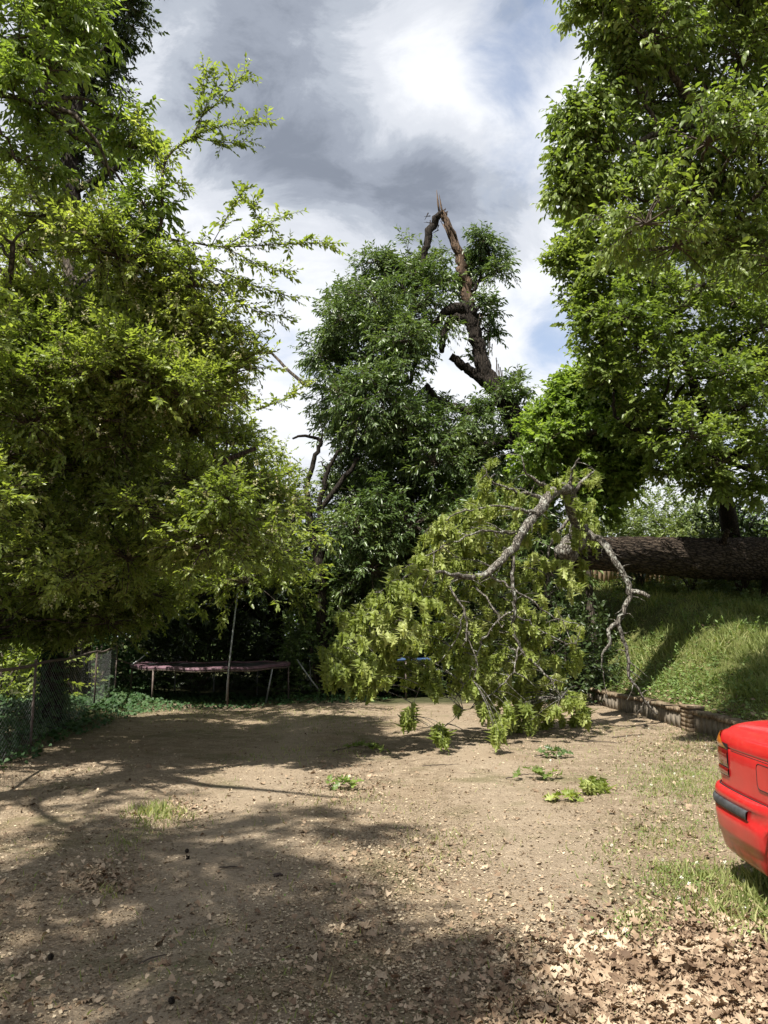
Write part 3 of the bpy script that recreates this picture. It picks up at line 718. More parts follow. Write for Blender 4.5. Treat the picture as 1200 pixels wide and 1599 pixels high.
# ================================================================== the snapped tree in the middle
YC = 22.
ct = empty('snapped_tree', P(858, 985, YC) * [1, 1, 0] + [0, 0, float(terrain(P(858, 985, YC)[0], YC))], 'tall dark tree with its trunk snapped and its top folded over', 'tree')
def pxl(l, Y=YC, k=1.): return [P(a, b, Y) for a, b, r in l], [r / 1200 * Y for a, b, r in l]
TR = [(862, 1000, 34), (852, 900, 27), (843, 800, 25), (832, 730, 23), (812, 672, 20), (786, 622, 17.5), (760, 585, 14.5), (747, 540, 12), (738, 505, 12.5), (731, 480, 13), (729, 466, 7)]
TR = [(a_, b_, c_ * (.9 if b_ < 700 else 1)) for a_, b_, c_ in TR]
g = Geo(); sk = [tube(g, *pxl(TR), 36, step=.14, jit=.02, ridge=.05, rough=.03)]
for l in ([(768, 605, 9), (752, 592, 8.5), (735, 580, 8), (715, 565, 7), (704, 556, 6)], [(742, 492, 13), (722, 482, 11), (703, 484, 9), (688, 497, 6), (672, 515, 4.5), (655, 545, 4), (640, 600, 3)],
          [(735, 500, 10), (715, 495, 8), (700, 505, 7), (692, 530, 6), (690, 550, 4)], [(770, 640, 9), (720, 640, 7), (680, 620, 6), (665, 600, 4)], [(800, 690, 12), (740, 700, 9), (680, 690, 7), (630, 650, 5), (600, 600, 3)],
          [(700, 700, 7), (640, 720, 5), (570, 700, 4), (530, 650, 3)], [(840, 780, 12), (760, 780, 8), (680, 770, 6), (600, 760, 4), (540, 780, 3)], [(640, 600, 4), (600, 540, 3), (560, 480, 2)], [(655, 545, 4), (640, 480, 3), (620, 420, 2)],
          [(818, 660, 4), (824, 640, 3), (829, 655, 1.5)], [(800, 640, 5), (812, 620, 2.5), (825, 605, 1.5)], [(735, 470, 4), (748, 440, 3), (765, 400, 2)]):
    sk.append(tube(g, *pxl(l), 12, step=.12, jit=.02, ridge=.03, rough=.03))
g.build('trunk', M['bark_dark'], ct, True)
g = Geo(); tube(g, *pxl([(734, 482, 8), (730, 462, 9), (729, 445, 8), (722, 420, 8), (716, 395, 7.5), (706, 366, 6.6), (697, 345, 5.6), (690, 332, 4.6)]), 14, step=.16, jit=.03, ridge=.02, rough=.03)
for k in range(34):
    ya = rng.uniform(338, 470); yb = ya - rng.uniform(10, 50); xf = lambda y: np.interp(y, [333, 366, 395, 445, 480], [690, 706, 716, 729, 734]); o1 = rng.uniform(-6, 6); q0, q1 = P(xf(ya) + o1, ya, YC - rng.uniform(0, .13)), P(xf(yb) + o1 + rng.uniform(-3, 3), yb, YC - rng.uniform(0, .15)); tube(g, [q0, (q0 + q1) / 2 + rng.normal(0, .02, 3), q1], [.035, .03, .006], 4)
for k in range(30):
    x, y = rng.normal(690, 4), rng.normal(336, 3); a = rng.uniform(-1.3, 1.2) ; L = rng.uniform(4, 16) * (1 if rng.rand() < .5 else .5)
    b = P(x + L * math.sin(a), y - L * math.cos(a), YC); tube(g, [P(x, y, YC), b], [.022, .003], 4)
for k in range(14):
    y = rng.uniform(340, 470); x = np.interp(y, [333, 366, 395, 445, 480], [689, 706, 716, 729, 734]); tube(g, [P(x, y, YC), P(x + rng.uniform(-14, 12), y + rng.uniform(-12, 22), YC - .1)], [.03, .004], 4)
g.build('split_wood', M['split'], ct, True)
g = Geo(); tube(g, *pxl([(694, 335, 4), (687, 334, 5.5), (679, 346, 6.5), (671, 362, 6.5), (667, 380, 6), (660, 410, 5), (652, 440, 4), (645, 480, 3)]), 12, step=.14, jit=.03, ridge=.04, rough=.06)
for k in range(10): x, y = rng.normal(680, 5), rng.normal(346, 6); tube(g, [P(x, y, YC), P(x + rng.uniform(-18, 4), y + rng.uniform(-14, 16), YC)], [.02, .004], 4)
g.build('folded_top', M['bark_dark'], ct, True)
g = Geo()
for k in range(26):
    y = rng.uniform(480, 640); x = np.interp(y, [480, 545, 630], [735, 752, 790]) + rng.choice([-1, 1]) * rng.uniform(12, 20); L = rng.uniform(12, 45)
    a = P(x, y, YC - .2); b = P(x + rng.normal(0, 3), y + L, YC - .25); thin(g, np.array([a]), np.array([b]), .02, .006)
g.build('bark_strips', M['bark'], ct)
UP = [(575, 402), (600, 396), (640, 402), (690, 410), (702, 410), (705, 440), (692, 470), (680, 520), (690, 590), (640, 600), (485, 575), (505, 530), (512, 470), (525, 445), (572, 440)]
LO = [(482, 570), (690, 585), (705, 610), (780, 615), (800, 650), (850, 700), (860, 760), (780, 800), (700, 860), (620, 900), (560, 960), (480, 960), (500, 900), (510, 800), (500, 700), (510, 640)]
def yC(x, y): return (20.2, 23.6)
cs = [P(x, y, Y) for x, y, Y in poly_centers([(600, 420), (665, 412), (680, 440), (665, 500), (645, 575), (520, 560), (530, 490), (585, 460)], 17, yC, mind=32)]
cs += [P(x, y, Y) for x, y, Y in poly_centers([(520, 590), (655, 620), (740, 655), (800, 720), (780, 770), (700, 820), (620, 880), (560, 920), (520, 900), (535, 800), (525, 690), (540, 650)], 46, lambda a, b: (19.6, 24.), mind=38)]
polyc2 = [P(x, y, Y) for x, y, Y in poly_centers([(690, 800), (880, 760), (900, 860), (860, 930), (700, 900)], 12, lambda a, b: (19.5, 22.5), mind=30)]
sm = [(755, 378, .28), (765, 402, .58), (745, 425, .42), (778, 425, .4), (762, 492, .36), (764, 518, .34), (758, 470, .3), (730, 405, .35), (712, 440, .4), (752, 370, .3)  , (738, 560, .15), (800, 600, .3), (815, 608, .25), (585, 410, .6), (560, 460, .6), (652, 425, .35), (600, 420, .6), (535, 470, .6), (500, 560, .5), (515, 560, .6), (520, 610, .6), (780, 625, .5), (810, 660, .5)]
cs += polyc2; nb = len(cs)
cs += [P(x, y, 22.3 if i % 3 else 21.7) for i, (x, y, r) in enumerate(sm)]
cg = Geo(); tg = Geo(); S = []; bg = Geo(); skc = np.vstack(sk)
for i, c in enumerate(cs):
    rad = 1.15 * rng.uniform(.7, 1.15) if i < nb else sm[i - nb][2]
    a = nearest_on(skc, c)
    if np.linalg.norm(a - c) > .3: link_branch(bg, a, c, .05, .02)
    clump(tg, S, c, rad, 30 if i < nb else int(34 * rad), per=6, slen=.38, flat=.85, updir=.12, r_b=.014)
O, D, L = np.array([s_[0] for s_ in S]), np.array([s_[1] for s_ in S]), np.array([s_[2] for s_ in S])
sprig_leaves(cg, tg, O, D, L, 8, .155, leaf4(.34, .12, .18), droop=.55, spread=.8, upn=.7)
cg.build('crown', M['central'], ct); bg.build('branches', M['bark_dark'], ct, True); tg.build('twigs', M['twig'], ct)

# bare dead stems left of it
ds = empty('dead_tree', P(500, 1040, 20.5) * [1, 1, 0], 'bare dark crooked stems rising left of the snapped tree', 'tree')
g = Geo()
for l in ([(505, 1050, 9), (500, 900, 8), (482, 800, 5), (480, 757, 4.2), (488, 730, 4), (494, 705, 3.6), (501, 688, 3.2), (490, 683, 2.6), (472, 680, 2.2), (457, 685, 1.6)], [(501, 688, 2), (505, 678, 1.2), (498, 655, .6)],
          [(500, 900, 7), (500, 790, 4.5), (507, 760, 4), (511, 735, 3.6), (524, 712, 2.6), (535, 700, 1.6)], [(500, 850, 6), (502, 798, 4.5), (522, 768, 4.5), (540, 745, 4), (560, 715, 3)], [(511, 735, 2), (505, 725, 1.4), (497, 722, .7)], [(484, 745, 1.8), (474, 735, 1.), (466, 738, .6)]):
    tube(g, *pxl(l, 20.5), 9, step=.12, jit=.02, ridge=.04)
g.build('stems', M['bark_dark'], ds, True)

# ================================================================== left flowering tree over the fence
def polyc(poly, n, a, b, mind): return [P(x, y, Y) for x, y, Y in poly_centers(poly, n, lambda p, q: (a, b), mind=mind)]
LB = P(-40, 1130, 11.6); LB[2] = 0
lim = [([LB, LB + [.1, -.1, 1.6], P(70, 780, 11.3), P(90, 600, 10.4), P(120, 450, 9.8)], [.17, .14, .11, .08, .05]),
       ([P(70, 780, 11.3), P(160, 660, 10.3), P(200, 560, 9.8), P(150, 430, 9.4)], [.09, .06, .045, .03]), ([P(90, 600, 10.4), P(180, 520, 10), P(185, 372, 9.3)], [.06, .05, .035]),
       ([P(60, 850, 11.6), P(180, 800, 11.2), P(300, 740, 11.), P(400, 700, 10.9)], [.09, .07, .05, .03]), ([P(160, 660, 10.3), P(230, 640, 10.4), P(330, 600, 10.3), P(390, 560, 10.2)], [.05, .04, .03, .015]),
       ([P(50, 900, 11.8), P(-60, 780, 10.), P(-120, 600, 8.6)], [.10, .08, .05]), ([P(80, 700, 11), P(10, 560, 9.5), P(20, 380, 8.6)], [.08, .05, .03])]
brA = [(185, 372, 9.3, .035), (245, 370, 9.2, .028), (253, 320, 9.1, .022), (254, 265, 9.0, .019), (270, 235, 9., .016), (300, 212, 9., .013), (315, 180, 9., .009), (335, 130, 9., .004)]
brs = [brA, [(300, 212, 9., .01), (350, 195, 9., .007), (415, 190, 9., .003)], [(315, 180, 9., .008), (350, 150, 9., .005), (382, 112, 9, .003)], [(300, 212, 9., .008), (340, 222, 9., .005), (390, 220, 9., .003)], [(315, 175, 9, .005), (318, 125, 9, .003), (322, 108, 9, .002)],
       [(245, 370, 9.2, .02), (290, 378, 9.2, .015), (350, 385, 9.2, .010), (430, 382, 9.1, .006), (516, 379, 9., .003)], [(350, 385, 9.2, .007), (395, 360, 9.1, .005), (450, 335, 9., .003)], [(330, 383, 9.2, .006), (360, 330, 9.1, .004), (382, 295, 9.1, .002)],
       [(350, 385, 9.2, .008), (400, 410, 9.1, .005), (445, 425, 9.1, .003)], [(300, 400, 9.3, .01), (380, 440, 9.2, .006), (452, 462, 9.2, .003)], [(300, 420, 9.3, .01), (390, 480, 9.3, .006), (445, 495, 9.3, .003)],
       [(240, 470, 9.6, .014), (330, 500, 9.5, .01), (400, 520, 9.5, .004)], [(400, 640, 10.6, .012), (440, 625, 10.8, .008), (475, 600, 11, .003)], [(395, 360, 9.1, .005), (400, 335, 9.1, .003), (398, 322, 9.1, .002)],
       [(254, 265, 9., .008), (235, 220, 9., .005), (215, 190, 9., .003)], [(254, 290, 9., .008), (275, 285, 9., .004), (287, 287, 9, .002)]]
ex = []
for b in brs:
    lim.append((limb_px(b), [q[3] for q in b]))
    pp = catmull(np.array(limb_px(b)), .10); start = 0 if b is not brA else int(len(pp) * .45)
    for i in range(start, len(pp)):
        dd = pp[min(i + 1, len(pp) - 1)] - pp[max(i - 1, 0)]; dd = dd / max(np.linalg.norm(dd), 1e-6)
        for q in range(3 if i > len(pp) * .2 else 1): ex.append((pp[i], dd * .8 + rng.normal(0, .6, 3) + [0, 0, .1], rng.uniform(.12, .26)))
LP = [(-260, 180), (0, 270), (60, 260), (130, 330), (230, 390), (300, 430), (350, 500), (385, 560), (400, 640), (440, 720), (455, 800), (420, 860), (330, 900), (200, 920), (120, 960), (0, 980), (-260, 980)]
cL = polyc([(-20, 290), (60, 290), (130, 360), (230, 430), (300, 480), (340, 540), (360, 620), (400, 700), (420, 780), (400, 830), (320, 860), (200, 880), (100, 920), (-20, 940)], 74, 8.6, 12.6, 40)
cL += polyc([(-300, 300), (-20, 280), (-20, 950), (-300, 950)], 30, 7.0, 12.0, 60)
cL += polyc([(-20, 480), (230, 500), (260, 640), (120, 680), (-20, 660)], 18, 8.3, 9.6, 36)
cL += polyc([(330, 800), (430, 770), (450, 800), (440, 860), (380, 880)], 6, 12., 14., 28) + polyc([(-60, 930), (120, 900), (240, 900), (250, 950), (130, 985), (-60, 1000)], 30, 12.2, 13.6, 22) + polyc([(190, 400), (300, 430), (345, 500), (380, 600), (300, 600), (220, 500)], 10, 9.0, 9.8, 30)
ML = 34
# build with blossom plumes added
def tree_with_bloom():
    root = make_tree('flowering_tree', 'broad yellow-green flowering tree overhanging the chain-link fence', 'tree', LB, lim, cL, .62, 26, None, M['shrub'], M['bark'], nl=9, size=.072, slen=.21, per=8, flat=.8, droop=.3,
                     extra=ex, lk=(.022, .008), tmpl=leaf4(.46), sides=12)
    b = Geo(); pos = []; dr = []
    for c in cL:
        for k in range(13):
            q = c + rdir(1)[0] * .60 * [1, 1, .8] + [0, -.05, .05]; d = rdir(1)[0] * .6 + [0, -.3, .3]
            d = d / np.linalg.norm(d)
            n = 16; pos.append(q + d * rng.rand(n, 1) * .13 + rng.normal(0, .012, (n, 3))); dr.append(np.repeat([d], n, 0) + rng.normal(0, .7, (n, 3)))
    pos = np.vstack(pos); dr = np.vstack(dr); scatter(b, leaf4(.8), pos, dr, rdir(len(pos)), rng.uniform(.014, .030, len(pos)))
    b.build('blossom', M['blossom'], root); return root
tree_with_bloom()

# tall pinnate-leaved tree beside the drive: its high branches shade the ground on the left
AB = np.array([-6.6, 5.2, 0.0])
def shade_at(px, py, h):
    g_ = Gd(px, py); s = np.array(SUNV); return g_ + s * (h / s[2])
sh = []
for (px, py, h, r_) in SHADE if 'SHADE' in globals() else [(60, 1450, 9.5, 1.), (60, 1560, 9., 1.), (200, 1450, 9.2, .8), (180, 1590, 9.8, 1.), (330, 1410, 9.8, .8), (320, 1500, 9.6, .9), (330, 1599, 9.5, .9), (440, 1560, 9.6, .8), (470, 1470, 10.2, .8), (520, 1400, 10.6, .7), (560, 1530, 10., .8),
                     (650, 1520, 10.8, .45), (700, 1590, 10.5, .5), (60, 1370, 9.6, .6), (380, 1330, 10.8, .7), (450, 1280, 11.4, .6), (260, 1300, 10, .6), (160, 1240, 9.5, .8), (60, 1230, 9, .8), (560, 1290, 12, .5), (120, 1300, 9.8, .4), (600, 1599, 10., .7), (520, 1599, 9.4, .8), (-100, 1400, 9, 1.), (-100, 1599, 9, 1.)]:
    sh.append((shade_at(px, py, h), r_))
ashc = [P(30, 60, 8.4), P(80, 110, 8.6), P(20, 140, 8.2), P(90, 30, 8.8), P(25, 250, 8.4), P(190, 190, 9.4), P(205, 230, 9.4), P(205, 345, 9.), P(225, 320, 9.2), P(110, 70, 9.), P(150, 20, 9.2), P(60, 200, 8.8), P(-60, 100, 8), P(-60, -60, 8), P(60, -40, 8.6)]
cA = [a for a, b in sh] + ashc
rA = [b / .55 for a, b in sh] + [.62] * len(ashc)
hub = np.array([-5.6, 5.6, 6.2])
limA = [([AB, AB + [.3, .1, 2.4], hub, [-5.0, 5.8, 8.2], [-4.6, 5.6, 10.2]], [.26, .22, .18, .12, .06]), ([hub, [-5., 7.0, 7.2], P(60, 160, 8.6)], [.10, .06, .03]), ([[-5.3, 5.7, 7.2], [-4.4, 4.6, 8.2], [-3.6, 3.8, 9.0]], [.10, .06, .03]), ([[-5.0, 5.8, 8.2], [-4.2, 6.6, 9.4], [-3.4, 7.2, 10.2]], [.08, .05, .03]), ([hub, [-6., 4.2, 7.4], [-5.6, 2.6, 8.6]], [.1, .06, .03])]
make_tree('ash_tree', 'tall tree with bright drooping compound leaves at the upper left', 'tree', AB, limA, cA, .55, 11, None, M['ash'], M['bark'], nl=11, size=.125, slen=.36, per=5, flat=.7, droop=.5, spread=1.1, tmpl=leaf4(.36, .1, .2), radf=rA, lk=(.03, .012), hang=.25)

# dark tall tree far left
TB = P(120, 1050, 17.5); TB[2] = 0
limT = [([TB, P(118, 700, 17.5), P(112, 300, 17.5), P(104, 190, 17.5), P(98, 100, 17.5), P(90, -20, 17.5), P(80, -200, 17.5)], [.34, .30, .22, .17, .13, .10, .06]), ([P(113, 240, 17.5), P(121, 160, 17.5), P(128, 110, 17.3), P(145, 20, 17.2), P(170, -100, 17.)], [.14, .12, .09, .07, .04]),
        ([P(128, 110, 17.4), P(175, 60, 17.4), P(190, 0, 17.3), P(235, -40, 17.2)], [.05, .05, .04, .03]), ([P(112, 300, 17.5), P(170, 270, 17.), P(225, 230, 16.8)], [.10, .07, .03]), ([P(104, 190, 17.5), P(60, 120, 17.4), P(40, 60, 17.4)], [.08, .05, .03])]
cT = polyc([(60, -60), (240, -60), (238, 40), (215, 110), (200, 200), (180, 280), (120, 300), (60, 240), (50, 100)], 26, 16.2, 18.8, 30)
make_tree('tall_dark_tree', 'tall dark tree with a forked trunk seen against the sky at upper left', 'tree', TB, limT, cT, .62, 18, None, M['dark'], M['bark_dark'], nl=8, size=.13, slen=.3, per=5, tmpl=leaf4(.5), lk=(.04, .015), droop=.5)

# trees and thicket behind the trampolines
B1 = np.array([-8.2, 18.5, 0.]); 
c1 = polyc([(150, 600), (350, 620), (405, 740), (440, 810), (480, 880), (440, 920), (300, 930), (150, 930)], 34, 15.5, 20., 40)
make_tree('shade_tree', 'dense dark-leaved tree spreading over the pink-padded trampoline', 'tree', B1, [([B1, B1 + [.3, 0, 2], P(200, 800, 18), P(250, 700, 17.5), P(300, 620, 17.5)], [.24, .2, .16, .1, .05]), ([P(200, 820, 18), P(330, 780, 17.8), P(430, 760, 17.8)], [.12, .08, .04])], c1, 1.15, 26, None, M['shrub'], M['bark_dark'], nl=8, size=.12, slen=.35, per=6, tmpl=leaf4(.48), lk=(.05, .02), droop=.4)
B2 = np.array([-3.6, 24.5, 0.])
c2 = [np.array([rng.uniform(-12, 1.5), rng.uniform(21.2, 26.5), rng.uniform(2.4, 6.0)]) for _ in range(60)] + [np.array([rng.uniform(-13, -6.2), rng.uniform(20, 25), rng.uniform(5.5, 7.6)]) for _ in range(22)]
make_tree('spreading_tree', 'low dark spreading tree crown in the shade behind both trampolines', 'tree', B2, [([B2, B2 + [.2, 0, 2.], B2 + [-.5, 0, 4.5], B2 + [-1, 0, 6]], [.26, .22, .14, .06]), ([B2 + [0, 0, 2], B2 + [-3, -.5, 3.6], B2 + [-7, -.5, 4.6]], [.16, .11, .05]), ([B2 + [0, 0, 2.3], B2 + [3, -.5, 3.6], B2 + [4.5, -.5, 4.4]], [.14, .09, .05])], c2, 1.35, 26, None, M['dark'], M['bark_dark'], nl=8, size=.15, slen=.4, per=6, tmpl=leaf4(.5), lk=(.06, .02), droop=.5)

def bush(name, label, cat, c, rx, ry, h, n, mat, size, group=None, w=.5, nl=8, sl=.3, droop=.3):
    c = np.array([c[0], c[1], float(terrain(c[0], c[1]))]); root = empty(name, c, label, cat, group); sg = Geo(); lg = Geo(); S = []
    ns = 9
    for k in range(ns):
        a = rng.rand() * 2 * pi; e = c + [rx * .6 * math.cos(a), ry * .6 * math.sin(a), h * rng.uniform(.5, .85)]; tube(sg, [c + rng.normal(0, .08, 3) * [1, 1, 0], (c + e) / 2 + [0, 0, h * .12], e], [.03, .02, .008], 6, step=.2, jit=.01)
    for k in range(n):
        d = rdir(1)[0]; d[2] = abs(d[2]); q = rng.uniform(.55, 1.) ; p_ = c + d * [rx, ry, h] * q * (1 + .18 * math.sin(5 * d[0] + 7 * d[1] + c[0]) + .1 * math.sin(13 * d[0] * d[2] + c[1])); p_[2] = max(p_[2], c[2] + .06)
        S.append((p_, d * .8 + rng.normal(0, .45, 3) + [0, 0, .2], sl * rng.uniform(.6, 1.3)))
    O, D, L = np.array([s_[0] for s_ in S]), np.array([s_[1] for s_ in S]), np.array([s_[2] for s_ in S])
    sprig_leaves(lg, sg, O, D, L, nl, size, leaf4(w), droop=droop)
    sg.build('stems', M['twig'], root); lg.build('foliage', mat, root); return root
lab = ['dark rounded shrub in the shade behind the pink trampoline', 'glossy-leaved shrub between the trampolines and the snapped tree', 'leafy shrub under the left side of the snapped tree', 'dark shrub behind the blue trampoline', 'tangled shrub in the fence corner at far left', 'low shrub left of the pink trampoline', 'tall dark shrub closing the gap under the snapped tree', 'broad dark shrub behind the hanging wilted leaves', 'wide dark thicket shrub closing the view behind the left trampoline', 'dark thicket shrub behind the gap between the trampolines', 'dark thicket shrub at far left beyond the fence corner']
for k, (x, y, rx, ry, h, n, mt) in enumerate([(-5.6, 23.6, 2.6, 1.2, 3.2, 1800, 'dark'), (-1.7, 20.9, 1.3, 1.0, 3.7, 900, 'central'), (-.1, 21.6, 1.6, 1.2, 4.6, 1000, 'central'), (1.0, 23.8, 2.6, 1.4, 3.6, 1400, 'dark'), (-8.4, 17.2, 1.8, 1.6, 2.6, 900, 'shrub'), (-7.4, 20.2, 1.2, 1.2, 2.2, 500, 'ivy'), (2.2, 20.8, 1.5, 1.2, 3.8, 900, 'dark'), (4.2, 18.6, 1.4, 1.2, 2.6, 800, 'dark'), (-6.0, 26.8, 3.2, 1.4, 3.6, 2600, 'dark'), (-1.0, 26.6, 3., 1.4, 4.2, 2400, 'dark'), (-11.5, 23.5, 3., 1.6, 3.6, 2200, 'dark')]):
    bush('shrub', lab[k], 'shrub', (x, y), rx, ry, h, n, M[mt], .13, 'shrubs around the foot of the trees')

# ivy-covered trunk by the fence
IB = P(78, 1125, 13.3); IB[2] = 0
ir = empty('ivy_trunk', IB, 'dark ivy-covered tree trunk just behind the chain-link fence', 'tree')
g = Geo(); tube(g, [IB, IB + [0, 0, 2], IB + [.1, 0, 5]], [.20, .16, .12], 16, step=.2, ridge=.04); g.build('trunk', M['bark_dark'], ir, True)
n = 2600; a = rng.rand(n) * 2 * pi; zz = rng.rand(n) ** 1.2 * 4.6; rr_ = .17 + .10 * rng.rand(n) + .05 * np.sin(zz * 5)
g = Geo(); out = np.stack([np.cos(a), np.sin(a), 0 * a], -1); scatter(g, leaf4(.9, .1, .2), IB + out * rr_[:, None] + np.stack([0 * a, 0 * a, zz], -1), out * .5 + rng.normal(0, .5, (n, 3)) + [0, 0, -.7], out, rng.uniform(.05, .09, n)); g.build('ivy', M['ivy'], ir)

# ================================================================== right-hand trees
R1 = np.array([8.6, 10.2, float(terrain(8.6, 10.2))])
ra = polyc([(925, -40), (1210, -40), (1210, 380), (1060, 400), (985, 330), (945, 300), (925, 260), (945, 190), (985, 150), (1015, 90)], 34, 8.2, 10.4, 48)
ra += polyc([(1210, -300), (1600, -200), (1600, 500), (1210, 450)], 22, 7.6, 10.6, 90) + polyc([(900, -260), (1210, -300), (1210, -40), (925, -40)], 12, 8., 10., 80)
rs = [(925, 8, .4), (955, 60, .35), (965, 25, .45), (895, 180, .25), (905, 230, .45), (898, 270, .4), (925, 290, .5), (885, 305, .28), (925, 170, .4), (975, 115, .4), (915, 205, .4), (995, 75, .45)]
raf = [1.] * len(ra) + [r_ * .8 / .74 for a_, b_, r_ in rs]; ra += [P(a_, b_, 8.9) for a_, b_, r_ in rs]
limR = [([R1, R1 + [-.1, 0, 3], [7.6, 9.9, 6.], [7.2, 9.8, 8.6], [7., 9.6, 11.]], [.42, .34, .28, .20, .08]), ([[7.4, 9.9, 6.6], P(1160, 175, 9.5), P(1100, 190, 9.4), P(1030, 205, 9.1), P(990, 225, 9.), P(945, 237, 8.9)], [.13, .08, .065, .04, .028, .012]),
        ([P(1100, 190, 9.4), P(1060, 130, 9.2), P(1010, 60, 9.), P(960, 20, 8.9)], [.07, .05, .035, .02]), ([[7.6, 9.9, 5.4], P(1190, 365, 9.7), P(1130, 372, 9.5), P(1060, 350, 9.4)], [.14, .09, .07, .03]), ([[7.2, 9.8, 7.8], P(1190, 40, 9.3), P(1090, -40, 9.)], [.12, .08, .04])]
make_tree('hickory_tree', 'big tree with hanging green leaves filling the upper right', 'tree', R1, limR, ra, .74, 21, None, M['right'], M['bark'], nl=8, size=.095, slen=.27, per=6, tmpl=leaf_ov(.46, .12, .3), radf=raf, droop=.6, hang=.2, lk=(.035, .014), flat=.85)
R2 = np.array([10.6, 23.0, float(terrain(10.6, 23.0))])
rb = polyc([(935, 420), (975, 390), (1210, 390), (1210, 740), (1080, 735), (1020, 690), (1000, 640), (985, 600), (955, 560), (940, 500)], 40, 15.8, 20., 44)
rs = [(880, 400, .35), (900, 385, .5), (925, 430, .55), (925, 500, .6), (935, 545, .6), (912, 470, .5), (950, 590, .6), (1020, 690, .5), (1050, 732, .5), (995, 640, .7), (905, 350, .6), (930, 380, .7), (1110, 755, .5), (1180, 765, .4)]
rb += polyc([(1210, 350), (1500, 300), (1500, 720), (1210, 740)], 14, 16, 20, 80)
rbf = [1.] * len(rb) + [r_ / 1.15 for a_, b_, r_ in rs]; rb += [P(a_, b_, 17.) for a_, b_, r_ in rs]
limO = [([R2, P(1142, 830, 22.4), P(1135, 790, 21.6), P(1125, 735, 20), P(1105, 660, 18.8), P(1080, 590, 18), P(1068, 545, 18), P(1050, 480, 17.8)], [.30, .26, .23, .19, .15, .12, .10, .06]), ([P(1108, 670, 18.2), P(1050, 660, 17.6), P(1000, 672, 17.2), P(960, 650, 17)], [.12, .09, .06, .03]),
        ([P(1250, 600, 18.5), P(1150, 570, 18), P(1060, 560, 17.6), P(990, 520, 17.4), P(930, 530, 17.)], [.2, .15, .11, .07, .03]), ([P(1260, 500, 18.5), P(1130, 470, 18), P(1010, 440, 17.4), P(945, 375, 17.2), P(925, 350, 17)], [.18, .12, .09, .05, .02]),
        ([R2 + [3.4, .2, .2], P(1330, 800, 21.8), P(1290, 650, 19.6), P(1260, 480, 18.4), P(1240, 300, 18.)], [.34, .3, .26, .2, .08]), ([P(1270, 700, 18.6), P(1180, 730, 18.2), P(1080, 700, 17.6)], [.14, .08, .04])]
make_tree('oak_tree', 'dark spreading oak behind the fallen trunk on the right', 'tree', R2, limO, rb, 1.1, 21, None, M['right'], M['bark_dark'], nl=8, size=.125, slen=.34, per=6, tmpl=leaf4(.62, .1, .1), radf=rbf, droop=.35, lk=(.05, .02), flat=.75)
R3 = np.array([5.2, 19.4, float(terrain(5.2, 19.4))])
rc = polyc([(850, 680), (880, 640), (930, 620), (985, 650), (990, 700), (960, 745), (900, 760), (860, 740)], 20, 18.4, 20.6, 30)
rs = [(905, 600, .5), (925, 590, .6), (850, 655, .45), (845, 690, .5), (985, 720, .5), (975, 760, .4), (950, 775, .4), (870, 640, .45), (960, 610, .5), (835, 720, .5), (900, 770, .6), (940, 800, .5), (1000, 700, .5), (1005, 650, .5), (955, 560, .45), (878, 612, .4), (985, 745, .45)]
rcf = [1.] * len(rc) + [r_ / .8 for a_, b_, r_ in rs]; rc += [P(a_, b_, 19.3) for a_, b_, r_ in rs]
make_tree('maple_tree', 'small bright green tree above the left end of the fallen trunk', 'tree', R3, [([R3, R3 + [0, 0, 1.5], P(905, 760, 19.5), P(915, 680, 19.5), P(920, 620, 19.4)], [.12, .10, .08, .05, .02]), ([P(905, 770, 19.5), P(870, 710, 19.3), P(850, 670, 19.2)], [.05, .035, .015]), ([P(908, 740, 19.5), P(955, 700, 19.4), P(980, 660, 19.2)], [.05, .035, .015])], rc, .8, 24, None, M['maple'], M['bark'], nl=8, size=.13, slen=.32, per=6, tmpl=leaf4(.75, .1, .15), radf=rcf, droop=.4, lk=(.03, .012))
lab = ['pale green hedge bush beyond the log, nearest the small bright tree', 'grey-green bush rising to the gap of sky beyond the log', 'large pale bush behind the dark oak trunk', 'dark bush at the far right above the log', 'low bush under the middle of the fallen trunk', 'leafy bush under the fallen trunk beside the stump', 'dark bush beside the wooden fence below the log']
for k, (px, Y, rx, ry, h, n, mt) in enumerate([(960, 25.4, 1.5, 1.2, 3.0, 800, 'hedge'), (1020, 27.5, 1.8, 1.3, 4.1, 900, 'hedge'), (1075, 26., 1.7, 1.3, 3.2, 900, 'hedge'), (1150, 23., 1.4, 1.2, 2.9, 700, 'dark'), (1080, 22., .9, .5, 1.0, 300, 'hedge'), (1160, 21.4, .9, .6, 1.1, 300, 'central'), (1000, 22.8, .6, .4, 1.2, 300, 'dark')]):
    x = P(px, 900, Y)[0]; bush('bush', lab[k], 'bush', (x, Y), rx, ry, h, n, M[mt], .14 if n > 500 else .09, 'bushes on the bank behind the log')

# far woodland: one mass nobody could count
n = 60000; X = rng.uniform(-48, 48, n); Y = 33 + 9 * rng.rand(n) + .004 * X ** 2; top = 5.2 + 1.6 * np.sin(X * .35 + 1) + 1.1 * np.sin(X * .9) + .9 * np.sin(X * 2.3) + .6 * np.sin(X * 5)
Z = top * (rng.rand(n) ** .7) + np.clip(X - 4, 0, 10) * .12
g = Geo(); out = np.stack([rng.normal(0, .6, n), -np.ones(n) * .6, rng.normal(.3, .5, n)], -1)
scatter(g, leaf4(.6), np.stack([X, Y, Z], -1), rng.normal(0, 1, (n, 3)) + [0, 0, -.4], out, rng.uniform(.25, .5, n)); o = g.build('woodland', M['central'], None); tag(o, 'distant green woodland closing the view beyond the garden', 'woodland', kind='stuff')
